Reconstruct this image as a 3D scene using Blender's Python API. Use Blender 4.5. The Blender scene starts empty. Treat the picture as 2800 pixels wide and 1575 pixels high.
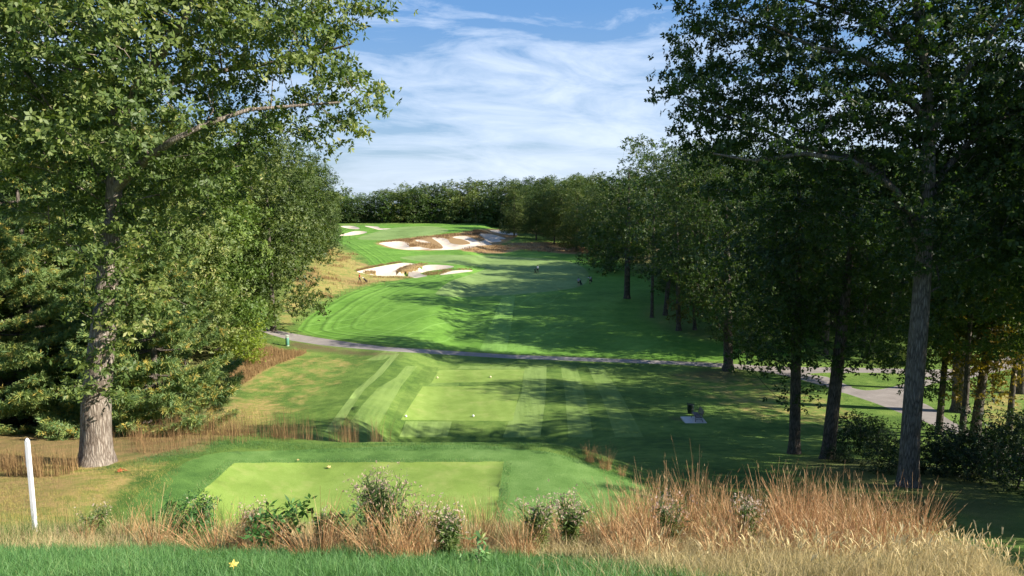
import bpy, math, random, time
import numpy as np
from mathutils import Vector, Matrix, noise as mnoise
from mathutils.geometry import delaunay_2d_cdt
T0=time.time()
R=math.radians
rng=np.random.default_rng(7)
random.seed(7)
sc=bpy.context.scene
COL=sc.collection
# ------------------------------------------------------------------ camera
FPX=2020.0; PITCH=math.atan((787.5-500)/FPX); CAMZ=20.0
cam=bpy.data.cameras.new('camera'); camo=bpy.data.objects.new('camera',cam); COL.objects.link(camo)
cam.sensor_width=36; cam.lens=36*FPX/2800; cam.clip_start=.1; cam.clip_end=9000
camo.location=(0,0,CAMZ); camo.rotation_euler=(R(90)-PITCH,0,0); sc.camera=camo
SUN_EL=R(30); SUN_AZ=R(-13)      # azimuth measured from +X towards +Y
# ------------------------------------------------------------------ terrain height
def sst(a,b,x):
    t=np.clip((np.asarray(x,float)-a)/(b-a),0,1); return t*t*(3-2*t)
PC=np.array([(-40,18.5),(1.5,18.35),(3,18.0),(6,16.72),(8,15.86),(9,15.45),(10.4,14.92),(11.2,14.35),(13,12.8),(16,10.7),(18,9.6),(19.5,9.4),(28.4,9.4),(29.6,9.25),(31,8.8),(34,7.2),(40,4.2),(48,1.1),(54,0),(60,0)])
PL=np.array([(-40,18),(2,17.4),(6,16.6),(9,15.4),(10.4,14.88),(13,13.3),(18,11.6),(24,10.5),(28,9.9),(31,9.2),(36,7.4),(44,4.6),(52,2.6),(60,1.6),(100,1.2)])
PR=np.array([(-40,17),(0,15.6),(8,13.7),(15,11.5),(22,9.2),(31.6,6.6),(43,3.6),(52,1.6),(62,.5),(75,0),(100,0)])
_ys=np.arange(-40,101,.25)
def _sm(P,w=7):
    v=np.interp(_ys,P[:,0],P[:,1]); k=np.hanning(w+2)[1:-1]; k/=k.sum()
    return np.convolve(np.pad(v,w//2,mode='edge'),k,'valid')
TC,TL,TR=_sm(PC,9),_sm(PL,13),_sm(PR,13)
def H(x,y):
    x=np.asarray(x,float); y=np.asarray(y,float)
    c=np.interp(y,_ys,TC); l=np.interp(y,_ys,TL); r=np.interp(y,_ys,TR)
    fl=sst(-6.5,-12.5,x); fr=sst(1.0,9.5,x)
    fl=np.where(y<12,sst(-4,-12,x),fl); fr2=sst(0,2.8,x-.5*np.clip(y,3,12)-.9); k=sst(17,12,y); fr=fr*(1-k)+fr2*k
    z=c*(1-fl)*(1-fr)+l*fl+r*fr*(1-fl)
    v=2.0*sst(222,262,y)+2.2*sst(-20,-44,x)*sst(50,62,y)*sst(260,200,y)+1.2*sst(30,80,x)*sst(60,90,y)
    v=v+(.16*np.sin(x*.11+y*.05)*np.cos(y*.083-x*.03)+.07*np.sin(x*.37+1.3)*np.sin(y*.31))*sst(60,90,y)
    # teeing grounds in the valley stand a little proud
    z=z+v-1.2*sst(60,100,y)*fl*0
    q=sst(-18,-14,x-0)*sst(8,4,x)*sst(54,57,y)*sst(82,79,y)
    return z+.35*q-.075*np.clip(y-350,0,None)*sst(350,700,y)
def ray(px,py):
    px=np.asarray(px,float); py=np.asarray(py,float)
    cx=(px-1400)/FPX; cy=-(py-787.5)/FPX
    dx=cx; dy=math.cos(PITCH)+cy*math.sin(PITCH); dz=-math.sin(PITCH)+cy*math.cos(PITCH)
    return dx,dy,dz
def G(px,py):
    """pixel (2800 wide) -> ground point(s)"""
    dx,dy,dz=ray(px,py); dx,dy,dz=np.broadcast_arrays(dx,dy,dz)
    shp=dx.shape; dx=dx.ravel();dy=dy.ravel();dz=dz.ravel()
    ts=np.concatenate([np.arange(3.5,60,.12),np.geomspace(60,1400,900)])
    X=dx[:,None]*ts; Y=dy[:,None]*ts; Z=CAMZ+dz[:,None]*ts
    b=Z<H(X,Y); i=np.where(b.any(1),b.argmax(1),len(ts)-1); i=np.maximum(i,1)
    lo=ts[i-1]; hi=ts[i]
    for _ in range(18):
        m=(lo+hi)/2; u=(CAMZ+dz*m)<H(dx*m,dy*m); hi=np.where(u,m,hi); lo=np.where(u,lo,m)
    x=dx*hi; y=dy*hi
    return np.stack([x,y,H(x,y)],-1).reshape(shp+(3,))
def P(px,py,D):
    dx,dy,dz=ray(px,py); t=D/dy
    return np.array([dx*t,D,CAMZ+dz*t])
def spline(pts,n=6):
    p=np.array(pts,float); N=len(p); out=[]
    for i in range(N):
        a,b,c,d=p[i-1],p[i],p[(i+1)%N],p[(i+2)%N]
        for k in range(n):
            t=k/n; out.append(.5*((2*b)+(-a+c)*t+(2*a-5*b+4*c-d)*t*t+(-a+3*b-3*c+d)*t**3))
    return np.array(out)
def dens(pts,step=40):
    out=[]; p=np.array(pts,float)
    for i in range(len(p)):
        a,b=p[i],p[(i+1)%len(p)]; n=max(1,int(np.hypot(*(b-a))/step))
        for k in range(n): out.append(a+(b-a)*k/n)
    return np.array(out)
def inside(x,y,poly):
    x=np.asarray(x);y=np.asarray(y); r=np.zeros(x.shape,bool)
    bb=(x>=poly[:,0].min())&(x<=poly[:,0].max())&(y>=poly[:,1].min())&(y<=poly[:,1].max())
    xs=x[bb]; ys=y[bb]; q=np.zeros(xs.shape,bool); n=len(poly)
    for i in range(n):
        x1,y1=poly[i]; x2,y2=poly[(i+1)%n]
        if y1==y2: continue
        c=((y1>ys)!=(y2>ys)); q^=c&(xs<(x2-x1)*(ys-y1)/(y2-y1)+x1)
    r[bb]=q; return r
def pdist(x,y,poly,closed=True):
    x=np.asarray(x,float);y=np.asarray(y,float); d=np.full(x.shape,1e9); n=len(poly)
    for i in range(n if closed else n-1):
        a=poly[i]; b=poly[(i+1)%n]; e=b-a; L=max((e**2).sum(),1e-9)
        t=np.clip(((x-a[0])*e[0]+(y-a[1])*e[1])/L,0,1)
        d=np.minimum(d,np.hypot(x-a[0]-t*e[0],y-a[1]-t*e[1]))
    return d
def W(pts,sm=True,n=5,step=25):
    p=spline(pts,n) if sm else dens(pts,step)
    return G(p[:,0],p[:,1])[:,:2]
# ------------------------------------------------------------------ outlines (pixels of the photograph, projected on the terrain)
z5=lambda L:[(900+a/4.684,590+b/4.684) for a,b in L]
z4=lambda L:[(850+a/2.841,460+b/2.841) for a,b in L]
zt=lambda L:[(750+a/2.337,860+b/2.337) for a,b in L]
ISL=[z5([(858,712),(880,680),(960,642),(1080,618),(1180,608),(1270,612),(1210,640),(1160,665),(1100,700),(1000,719),(910,722)]),
     z5([(430,712),(480,704),(590,706),(592,734),(510,746),(450,735)])]
SAND=[z5([(355,716),(480,685),(700,640),(880,612),(960,603),(1080,612),(1180,640),(1300,628),(1450,630),(1600,648),(1500,678),(1300,703),(1215,722),(1170,742),(1255,768),(1200,782),(1100,796),(1050,780),(900,770),(700,772),(510,752),(430,735)]),
 z5([(1420,757),(1500,722),(1600,702),(1750,694),(1840,706),(1700,728),(1550,746)]),
 z5([(640,356),(700,340),(850,326),(960,333),(1025,360),(1040,400),(1150,396),(1210,408),(1290,428),(1100,437),(960,433),(850,417),(760,395),(690,372)]),
 z5([(1115,308),(1200,313),(1300,346),(1200,342),(1120,326)]),
 z5([(1320,282),(1400,276),(1510,300),(1550,345),(1600,362),(1700,372),(1800,360),(1790,335),(1700,300),(1610,285),(1585,268),(1740,260),(1840,290),(1925,330),(1995,300),(1925,236),(2080,238),(2260,290),(2180,303),(2205,328),(2040,345),(2085,368),(1900,388),(1780,416),(1640,432),(1450,437),(1270,432),(1445,418),(1445,380),(1385,330)]),
 z5([(2070,183),(2200,188),(2390,228),(2370,248),(2200,227),(2080,200)]),
 z5([(150,135),(300,130),(388,158),(360,172),(240,162)]),
 z5([(455,130),(620,139),(660,160),(795,164),(700,177),(640,180),(560,160)]),
 z5([(120,252),(250,215),(330,197),(430,197),(485,212),(400,237),(250,254)])]
FAIR=[z4([(700,700),(760,684),(1000,672),(1500,684),(1900,710),(2050,738),(2140,790),(2155,850),(2085,920),(1800,962),(1500,986),(1160,1000),(1000,985),(975,965),(1080,880),(1250,822),(1360,778),(1250,760),(1130,748),(900,728)]),
 z5([(365,290),(500,235),(850,152),(1200,134),(1400,145),(1525,180),(1490,212),(1300,252),(1000,292),(700,312),(450,306)])]
MOWN=[(818,905),(822,890),(842,868),(880,842),(940,808),(1010,782),(1080,767),(1150,757),(1135,752),(1095,738),(1040,728),(1015,722),(1000,706),(975,690),(945,672),(915,660),(900,655),(905,640),(925,625),(950,617),(1150,612),(1330,615),(1380,628),(1420,650),(1330,680),(1450,690),(1600,680),(1800,690),(2200,860),(2200,960),(1990,985),(1850,984),(1606,974),(1392,966),(1178,952),(964,933),(880,922)]
PATH_T=[(700,888),(740,900),(797,911),(860,922),(964,937),(1060,949),(1178,956),(1392,970),(1606,978),(1850,988),(1990,994),(2110,1002),(2240,1004),(2360,1006),(2460,1008),(2540,1011),(2640,1008),(2700,990),(2760,975),(2850,962)]
PATH_B=[(2850,990),(2790,1003),(2720,1018),(2650,1034),(2560,1035),(2465,1021),(2364,1019),(2260,1019),(2200,1022),(2260,1030),(2330,1058),(2317,1074),(2240,1052),(2160,1030),(2110,1020),(1990,1006),(1850,997),(1606,988),(1392,980),(1178,967),(1060,960),(964,952),(880,944),(797,931),(740,915),(700,900)]
ROAD2=[(2280,1048),(2320,1058),(2364,1067),(2410,1064),(2465,1052),(2530,1038),(2600,1037),(2540,1052),(2500,1072),(2510,1095),(2545,1112),(2599,1150),(2655,1177),(2720,1200),(2850,1240),(2850,1280),(2740,1240),(2653,1202),(2521,1151),(2465,1130),(2400,1105),(2317,1077),(2270,1064)]
TEE1=[(640,1266),(1378,1262),(1352,1436),(1344,1480),(420,1480),(520,1372)]
TEE2=[(1156,1057),(1424,1055),(1402,1151),(1096,1148)]
TEE3=[(1201,1012),(1434,1010),(1428,1043),(1180,1047)]
MOUND=[(560,1245),(760,1232),(1000,1222),(1250,1216),(1400,1225),(1540,1245),(1700,1300),(1900,1380),(2150,1450),(2350,1500),(1300,1500),(700,1500),(420,1490),(330,1450),(360,1370),(430,1310)]
STR=[ # (tone, outline) mown bands with their own lie of the grass
 (.9,zt([(320,750),(430,600),(520,480),(640,380),(760,250),(800,250),(690,380),(575,480),(500,590),(400,750)])),
 (.55,zt([(440,750),(560,580),(660,470),(780,400),(840,330),(915,330),(810,460),(740,580),(645,750)])),
 (-.35,zt([(705,780),(850,455),(935,455),(800,780)])),
 (-.5,zt([(870,440),(955,330),(1055,335),(1000,440)])),
 (.8,zt([(800,782),(840,682),(1135,684),(1105,782)])),
 (-.2,zt([(1105,782),(1135,684),(1480,684),(1458,785)])),
 (.75,zt([(1458,785),(1500,684),(1580,505),(1600,335),(1740,325),(1735,520),(1700,784)])),
 (-.1,zt([(1700,784),(1735,520),(1740,325),(1830,330),(1860,520),(1880,784)])),
 (.55,zt([(1880,784),(1860,520),(1830,330),(1930,330),(1990,520),(2040,784)])),
 (-.1,zt([(2040,784),(1990,520),(1930,330),(2000,330),(2090,520),(2180,784)])),
 (.45,zt([(2180,784),(2090,520),(2000,330),(2100,335),(2220,520),(2360,784)])),
 (.3,zt([(1000,436),(1180,438),(1180,456),(960,460)])),(-.35,zt([(1180,438),(1420,434),(1420,454),(1180,456)])),
 (.75,[(1311,960),(1385,960),(1400,880),(1408,808),(1374,808),(1345,880)]),
 (.35,[(1385,960),(1480,960),(1470,940),(1390,938)]),
 (.8,[(1060,957),(1100,959),(1045,985),(1000,985)]),
 (.6,[(1262,1000),(1420,1002),(1424,1008),(1250,1009)]),
]
sandW=[W(s) for s in SAND]; islW=[W(s) for s in ISL]; fairW=[W(s) for s in FAIR]
mownW=W(MOWN,True,4); pathW=W(PATH_T+PATH_B,False,40); road2W=W(ROAD2,True,4)
tee1W=W(TEE1,False,60); tee2W=W(TEE2,False); tee3W=W(TEE3,False); moundW=W(MOUND,True,4)
strW=[(t,W(s,False,30)) for t,s in STR]
TEE1C=None
# ------------------------------------------------------------------ materials
def nmat(name):
    m=bpy.data.materials.new(name); m.use_nodes=True; nt=m.node_tree; nt.nodes.clear()
    out=nt.nodes.new('ShaderNodeOutputMaterial'); return m,nt,out
def N(nt,t,**k):
    n=nt.nodes.new(t)
    for a,b in k.items():
        if a.startswith('i_'): n.inputs[a[2:].replace('_',' ')].default_value=b
        else: setattr(n,a,b)
    return n
def L(nt,a,b): nt.links.new(a,b)
def mixc(nt,f,a,b,mode='MIX'):
    n=nt.nodes.new('ShaderNodeMix'); n.data_type='RGBA'; n.blend_type=mode
    for s,v in ((0,f),(6,a),(7,b)):
        if hasattr(v,'is_output') or isinstance(v,bpy.types.NodeSocket): L(nt,v,n.inputs[s])
        else: n.inputs[s].default_value=v if s==0 else (tuple(v)+(1,))[:4]
    return n.outputs[2]
def math_(nt,op,a,b=None,c=None,clamp=False):
    n=nt.nodes.new('ShaderNodeMath'); n.operation=op; n.use_clamp=clamp
    for i,v in enumerate((a,b,c)):
        if v is None: continue
        if isinstance(v,bpy.types.NodeSocket): L(nt,v,n.inputs[i])
        else: n.inputs[i].default_value=v
    return n.outputs[0]
def noise_(nt,vec,scale,detail=3,rough=.55,dist=0):
    n=nt.nodes.new('ShaderNodeTexNoise'); n.inputs['Scale'].default_value=scale; n.inputs['Detail'].default_value=detail
    n.inputs['Roughness'].default_value=rough; n.inputs['Distortion'].default_value=dist
    if vec is not None: L(nt,vec,n.inputs['Vector'])
    return n.outputs['Fac']
def ramp(nt,f,stops):
    n=nt.nodes.new('ShaderNodeValToRGB'); cr=n.color_ramp
    while len(cr.elements)<len(stops): cr.elements.new(.5)
    for e,(p,c) in zip(cr.elements,stops): e.position=p; e.color=(tuple(c)+(1,))[:4] if hasattr(c,'__len__') else (c,c,c,1)
    L(nt,f,n.inputs[0]); return n.outputs[0]
def attr(nt,name): 
    n=nt.nodes.new('ShaderNodeAttribute'); n.attribute_name=name; return n.outputs['Fac']
def pbsdf(nt,out,col,rough=.9,spec=.2,bump=None,bs=.5,bd=.03):
    b=nt.nodes.new('ShaderNodeBsdfPrincipled'); b.inputs['Roughness'].default_value=rough; b.inputs['Specular IOR Level'].default_value=spec
    if isinstance(col,bpy.types.NodeSocket): L(nt,col,b.inputs['Base Color'])
    else: b.inputs['Base Color'].default_value=(tuple(col)+(1,))[:4]
    if bump is not None:
        n=nt.nodes.new('ShaderNodeBump'); n.inputs['Strength'].default_value=bs; n.inputs['Distance'].default_value=bd
        L(nt,bump,n.inputs['Height']); L(nt,n.outputs[0],b.inputs['Normal'])
    L(nt,b.outputs[0],out.inputs[0]); return b
def simple(name,col,rough=.6,spec=.4,var=.15,scale=20,metal=0,bs=.1):
    m,nt,out=nmat(name); g=N(nt,'ShaderNodeTexCoord').outputs['Object']
    nz=noise_(nt,g,scale,4); c2=tuple(c*(1-var) for c in col); c3=tuple(min(1,c*(1+var)) for c in col)
    c=ramp(nt,nz,[(.3,c2),(.7,c3)]); b=pbsdf(nt,out,c,rough,spec,nz,bs,.01); b.inputs['Metallic'].default_value=metal
    return m
G_TURF=dict()
def turf(name,dark,mid,light,dry1=(.44,.32,.12),dry2=(.25,.27,.06),fine=26,rings=False,lines=False,spk=.0,lumps=.5,bd=.05,stripes=False):
    """mown or rough grass; point attributes: dry (parched), ed (metres from the mown edge); face attribute: tone (lie of the cut)"""
    m,nt,out=nmat(name); pos=N(nt,'ShaderNodeNewGeometry').outputs['Position']
    big=noise_(nt,pos,.16,3); med=noise_(nt,pos,.9,4,.65); fin=noise_(nt,pos,fine,3,.7)
    f=math_(nt,'ADD',math_(nt,'MULTIPLY',big,.35),math_(nt,'MULTIPLY',med,.3)); f=math_(nt,'ADD',f,math_(nt,'MULTIPLY',fin,.35))
    c=ramp(nt,f,[(.405,tuple(x*.82 for x in dark)),(.5,mid),(.60,tuple(x*1.08 for x in light))])
    mp=N(nt,'ShaderNodeMapping'); mp.inputs['Scale'].default_value=(2.6,.16,1); mp.inputs['Rotation'].default_value=(0,0,.12); L(nt,pos,mp.inputs[0])
    sw=ramp(nt,noise_(nt,mp.outputs[0],1.0,3,.6),[(.36,.5),(.6,1)])
    tone=math_(nt,'MULTIPLY',attr(nt,'tone'),sw)
    c=mixc(nt,math_(nt,'MULTIPLY',math_(nt,'MAXIMUM',tone,0),.9),c,tuple(x*1.25+.035 for x in light))
    c=mixc(nt,math_(nt,'MULTIPLY',math_(nt,'MAXIMUM',math_(nt,'MULTIPLY',tone,-1),0),.6),c,tuple(x*.55 for x in dark))
    if lines:
        sep=N(nt,'ShaderNodeSeparateXYZ'); L(nt,pos,sep.inputs[0])
        u=math_(nt,'ADD',math_(nt,'MULTIPLY',sep.outputs[0],.914),math_(nt,'MULTIPLY',sep.outputs[1],-.405))
        u=math_(nt,'ADD',u,math_(nt,'MULTIPLY',noise_(nt,pos,.035,2),9))
        s=math_(nt,'ABSOLUTE',math_(nt,'SINE',math_(nt,'MULTIPLY',u,.92)))
        s=math_(nt,'MULTIPLY',math_(nt,'SUBTRACT',1,math_(nt,'MULTIPLY',s,5.5),clamp=True),ramp(nt,noise_(nt,pos,.06,2),[(.35,.25),(.6,1)]))
        s=math_(nt,'MULTIPLY',s,ramp(nt,math_(nt,'ADD',math_(nt,'MULTIPLY',sep.outputs[0],.02),.5),[(.45,1),(.75,.15)]))
        c=mixc(nt,math_(nt,'MULTIPLY',s,.62),c,tuple(x*1.35+.05 for x in light))
        v=math_(nt,'SINE',math_(nt,'MULTIPLY',u,.46)); c=mixc(nt,math_(nt,'MULTIPLY',math_(nt,'ADD',v,1),.2),c,dark)
    if stripes:
        sp_=N(nt,'ShaderNodeSeparateXYZ'); L(nt,pos,sp_.inputs[0]); q=math_(nt,'SINE',math_(nt,'MULTIPLY',math_(nt,'ADD',sp_.outputs[0],math_(nt,'MULTIPLY',sp_.outputs[1],.08)),4.6))
        c=mixc(nt,math_(nt,'MULTIPLY',math_(nt,'ADD',q,1),.15),c,dark); wn=ramp(nt,noise_(nt,pos,.8,4,.7),[(.52,0),(.75,.7)]); c=mixc(nt,wn,c,(.30,.33,.10))
    if rings:
        ed=math_(nt,'ADD',attr(nt,'ed'),math_(nt,'MULTIPLY',noise_(nt,pos,.2,2),.7))
        for d,w,a in ((.9,.32,.55),(3.1,.35,.6),(4.4,.22,.4),(6.7,.3,.4),(8.4,.3,.22)):
            q=math_(nt,'DIVIDE',math_(nt,'ABSOLUTE',math_(nt,'SUBTRACT',ed,d)),w)
            q=math_(nt,'SUBTRACT',1,q,clamp=True); c=mixc(nt,math_(nt,'MULTIPLY',q,a),c,tuple(x*.42 for x in dark))
            q=math_(nt,'DIVIDE',math_(nt,'ABSOLUTE',math_(nt,'SUBTRACT',ed,d+.55)),w)
            q=math_(nt,'SUBTRACT',1,q,clamp=True); c=mixc(nt,math_(nt,'MULTIPLY',q,a*.6),c,tuple(x*1.25+.02 for x in light))
    dn=math_(nt,'ADD',attr(nt,'dry'),math_(nt,'MULTIPLY',math_(nt,'SUBTRACT',noise_(nt,pos,.55,5,.7),.5),1.5))
    dn=ramp(nt,dn,[(.30,0),(.62,1)]); dn=math_(nt,'MULTIPLY',dn,ramp(nt,attr(nt,'dry'),[(.02,0),(.2,1)]))
    dc=mixc(nt,ramp(nt,noise_(nt,pos,1.9,4,.7),[(.4,0),(.6,1)]),dry1,dry2)
    dc=mixc(nt,attr(nt,'rust'),dc,(.29,.175,.085))
    c=mixc(nt,dn,c,dc)
    c=mixc(nt,math_(nt,'MULTIPLY',attr(nt,'soil'),ramp(nt,med,[(.3,.5),(.6,1)])),c,(.15,.095,.055))
    if spk>0:
        sp=ramp(nt,noise_(nt,pos,19,2,.5),[(.69,0),(.76,1)]); c=mixc(nt,math_(nt,'MULTIPLY',sp,spk),c,(.4,.38,.16))
    hgt=math_(nt,'ADD',math_(nt,'MULTIPLY',med,lumps),math_(nt,'MULTIPLY',fin,1-lumps*.5))
    b=pbsdf(nt,out,c,.85,.15,hgt,.8,bd)
    return m
M={}
M['rough']=turf('rough_grass',(.065,.135,.024),(.12,.205,.036),(.19,.275,.058),bd=.14,spk=.3,lumps=.7)
M['mound']=turf('collar_grass',(.065,.15,.030),(.11,.215,.046),(.165,.275,.075),bd=.06,lumps=.2,fine=30,spk=.1)
M['mown']=turf('mown_grass',(.085,.195,.022),(.125,.26,.034),(.165,.31,.05),rings=True,lines=True,bd=.03)
M['fair']=turf('fairway_grass',(.155,.24,.065),(.185,.275,.08),(.22,.31,.10),bd=.012,lumps=.2)
M['tee']=turf('tee_grass',(.165,.25,.045),(.195,.285,.055),(.235,.32,.075),bd=.012,lumps=.1,spk=.5,fine=34,stripes=True)
def sandm():
    m,nt,out=nmat('sand'); pos=N(nt,'ShaderNodeNewGeometry').outputs['Position']
    a=noise_(nt,pos,.5,5,.7); c=ramp(nt,a,[(.3,(.52,.43,.33)),(.7,(.66,.57,.45))]); pbsdf(nt,out,c,.95,.1,noise_(nt,pos,3,4),.5,.08); return m
M['sand']=sandm()
def pavem(name,a,b):
    m,nt,out=nmat(name); pos=N(nt,'ShaderNodeNewGeometry').outputs['Position']
    f=math_(nt,'ADD',math_(nt,'MULTIPLY',noise_(nt,pos,.7,5,.7),.6),math_(nt,'MULTIPLY',noise_(nt,pos,30,2),.4))
    pbsdf(nt,out,ramp(nt,f,[(.35,a),(.65,b)]),.85,.25,noise_(nt,pos,40,2),.3,.01); return m
M['path']=pavem('weathered_asphalt',(.20,.175,.155),(.33,.295,.265))
# ------------------------------------------------------------------ mesh helpers
def mesh_np(name,V,F,mat,parent=None,rnd=None,smooth=False,link=True):
    """F: list of int arrays (n,k)"""
    V=np.asarray(V,np.float32); me=bpy.data.meshes.new(name)
    me.vertices.add(len(V)); me.vertices.foreach_set('co',V.ravel())
    Fs=[np.asarray(f,np.int32) for f in (F if isinstance(F,list) else [F]) if len(f)]
    me.loops.add(sum(f.size for f in Fs)); me.loops.foreach_set('vertex_index',np.concatenate([f.ravel() for f in Fs]))
    tot=np.concatenate([np.full(len(f),f.shape[1],np.int32) for f in Fs])
    me.polygons.add(len(tot)); st=np.concatenate([[0],np.cumsum(tot)[:-1]]).astype(np.int32)
    me.polygons.foreach_set('loop_start',st); me.polygons.foreach_set('loop_total',tot)
    if smooth: me.polygons.foreach_set('use_smooth',np.ones(len(tot),bool))
    me.update(calc_edges=True)
    if rnd is not None:
        a=me.attributes.new('rnd','FLOAT','POINT'); a.data.foreach_set('value',np.asarray(rnd,np.float32))
    if mat: me.materials.append(mat)
    o=bpy.data.objects.new(name,me)
    if link: COL.objects.link(o)
    if parent: o.parent=parent
    return o
def tag(o,label=None,cat=None,group=None,kind=None):
    if label:o['label']=label
    if cat:o['category']=cat
    if group:o['group']=group
    if kind:o['kind']=kind
    return o
def empty(name,loc,rz=0,scale=1):
    o=bpy.data.objects.new(name,None); o.location=tuple(float(v) for v in loc); o.rotation_euler=(0,0,rz)
    o.scale=(scale,)*3 if not hasattr(scale,'__len__') else scale
    o.empty_display_size=.2; COL.objects.link(o); return o
def copy_tree(src,loc,rz=0,scale=1,label=None,group=None):
    r=src.copy(); COL.objects.link(r); r.location=tuple(float(v) for v in loc); r.rotation_euler=(0,0,rz)
    r.scale=(scale,)*3 if not hasattr(scale,'__len__') else scale
    if label: r['label']=label
    if group: r['group']=group
    for ch in list(src.children):
        c=ch.copy(); COL.objects.link(c); c.parent=r
        for g in list(ch.children):
            d=g.copy(); COL.objects.link(d); d.parent=c
    return r
class MB:
    """collects boxes, tubes and lathes into one mesh"""
    def __init__(s): s.V=[];s.F=[];s.n=0
    def add(s,V,F):
        V=np.asarray(V,float); s.V.append(V); s.F+= [tuple(int(i)+s.n for i in f) for f in F]; s.n+=len(V)
    def box(s,c,d,M3=None):
        x,y,z=[v/2 for v in d]; b=min(d)*.08
        V=[]
        for sx in(-1,1):
            for sy in(-1,1):
                for sz in(-1,1): V+=[(sx*(x-b),sy*(y-b),sz*z),(sx*(x-b),sy*y,sz*(z-b)),(sx*x,sy*(y-b),sz*(z-b))]
        V=np.array(V)
        def I(a,b_,c_,k): return ((a>0)*4+(b_>0)*2+(c_>0))*3+k
        F=[]
        F+=[(I(-1,-1,1,0),I(1,-1,1,0),I(1,1,1,0),I(-1,1,1,0)),(I(-1,-1,-1,0),I(-1,1,-1,0),I(1,1,-1,0),I(1,-1,-1,0))]
        F+=[(I(-1,-1,-1,1),I(1,-1,-1,1),I(1,-1,1,1),I(-1,-1,1,1)),(I(-1,1,-1,1),I(-1,1,1,1),I(1,1,1,1),I(1,1,-1,1))]
        F+=[(I(-1,-1,-1,2),I(-1,-1,1,2),I(-1,1,1,2),I(-1,1,-1,2)),(I(1,-1,-1,2),I(1,1,-1,2),I(1,1,1,2),I(1,-1,1,2))]
        for a in(-1,1):
            for b_ in(-1,1):
                F.append((I(-1,a,b_,0),I(1,a,b_,0),I(1,a,b_,1),I(-1,a,b_,1)))
                F.append((I(a,-1,b_,0),I(a,1,b_,0),I(a,1,b_,2),I(a,-1,b_,2)))
                F.append((I(a,b_,-1,1),I(a,b_,1,1),I(a,b_,1,2),I(a,b_,-1,2)))
                for c_ in (-1,1): F.append((I(a,b_,c_,0),I(a,b_,c_,1),I(a,b_,c_,2)))
        if M3 is not None: V=V@np.array(M3).T
        s.add(V+np.array(c),F); return s
    def tube(s,pts,rs,k=10,cap=True):
        pts=np.array(pts,float); n=len(pts); rs=np.broadcast_to(rs,(n,)); V=[];F=[]
        for i in range(n):
            d=pts[min(i+1,n-1)]-pts[max(i-1,0)]; d=d/max(np.linalg.norm(d),1e-9)
            a=np.cross(d,(0,0,1.) if abs(d[2])<.9 else (1.,0,0)); a/=np.linalg.norm(a); b=np.cross(d,a)
            for j in range(k):
                t=2*math.pi*j/k; V.append(pts[i]+rs[i]*(a*math.cos(t)+b*math.sin(t)))
        for i in range(n-1):
            for j in range(k): F.append((i*k+j,i*k+(j+1)%k,(i+1)*k+(j+1)%k,(i+1)*k+j))
        if cap: F+=[tuple(range(k))[::-1],tuple((n-1)*k+j for j in range(k))]
        s.add(V,F); return s
    def ell(s,c,r,nu=12,nv=8):
        V=[];F=[]
        for i in range(nv+1):
            ph=math.pi*i/nv
            for j in range(nu):
                t=2*math.pi*j/nu; V.append((c[0]+r[0]*math.sin(ph)*math.cos(t),c[1]+r[1]*math.sin(ph)*math.sin(t),c[2]+r[2]*math.cos(ph)))
        for i in range(nv):
            for j in range(nu): F.append((i*nu+j,(i+1)*nu+j,(i+1)*nu+(j+1)%nu,i*nu+(j+1)%nu))
        s.add(V,F); return s
    def build(s,name,mat,parent=None,smooth=False):
        me=bpy.data.meshes.new(name); me.from_pydata([tuple(v) for v in np.concatenate(s.V)],[],s.F); me.validate(); me.update()
        if smooth:
            for p in me.polygons: p.use_smooth=True
        me.materials.append(mat); o=bpy.data.objects.new(name,me); COL.objects.link(o)
        if parent: o.parent=parent
        return o
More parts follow.
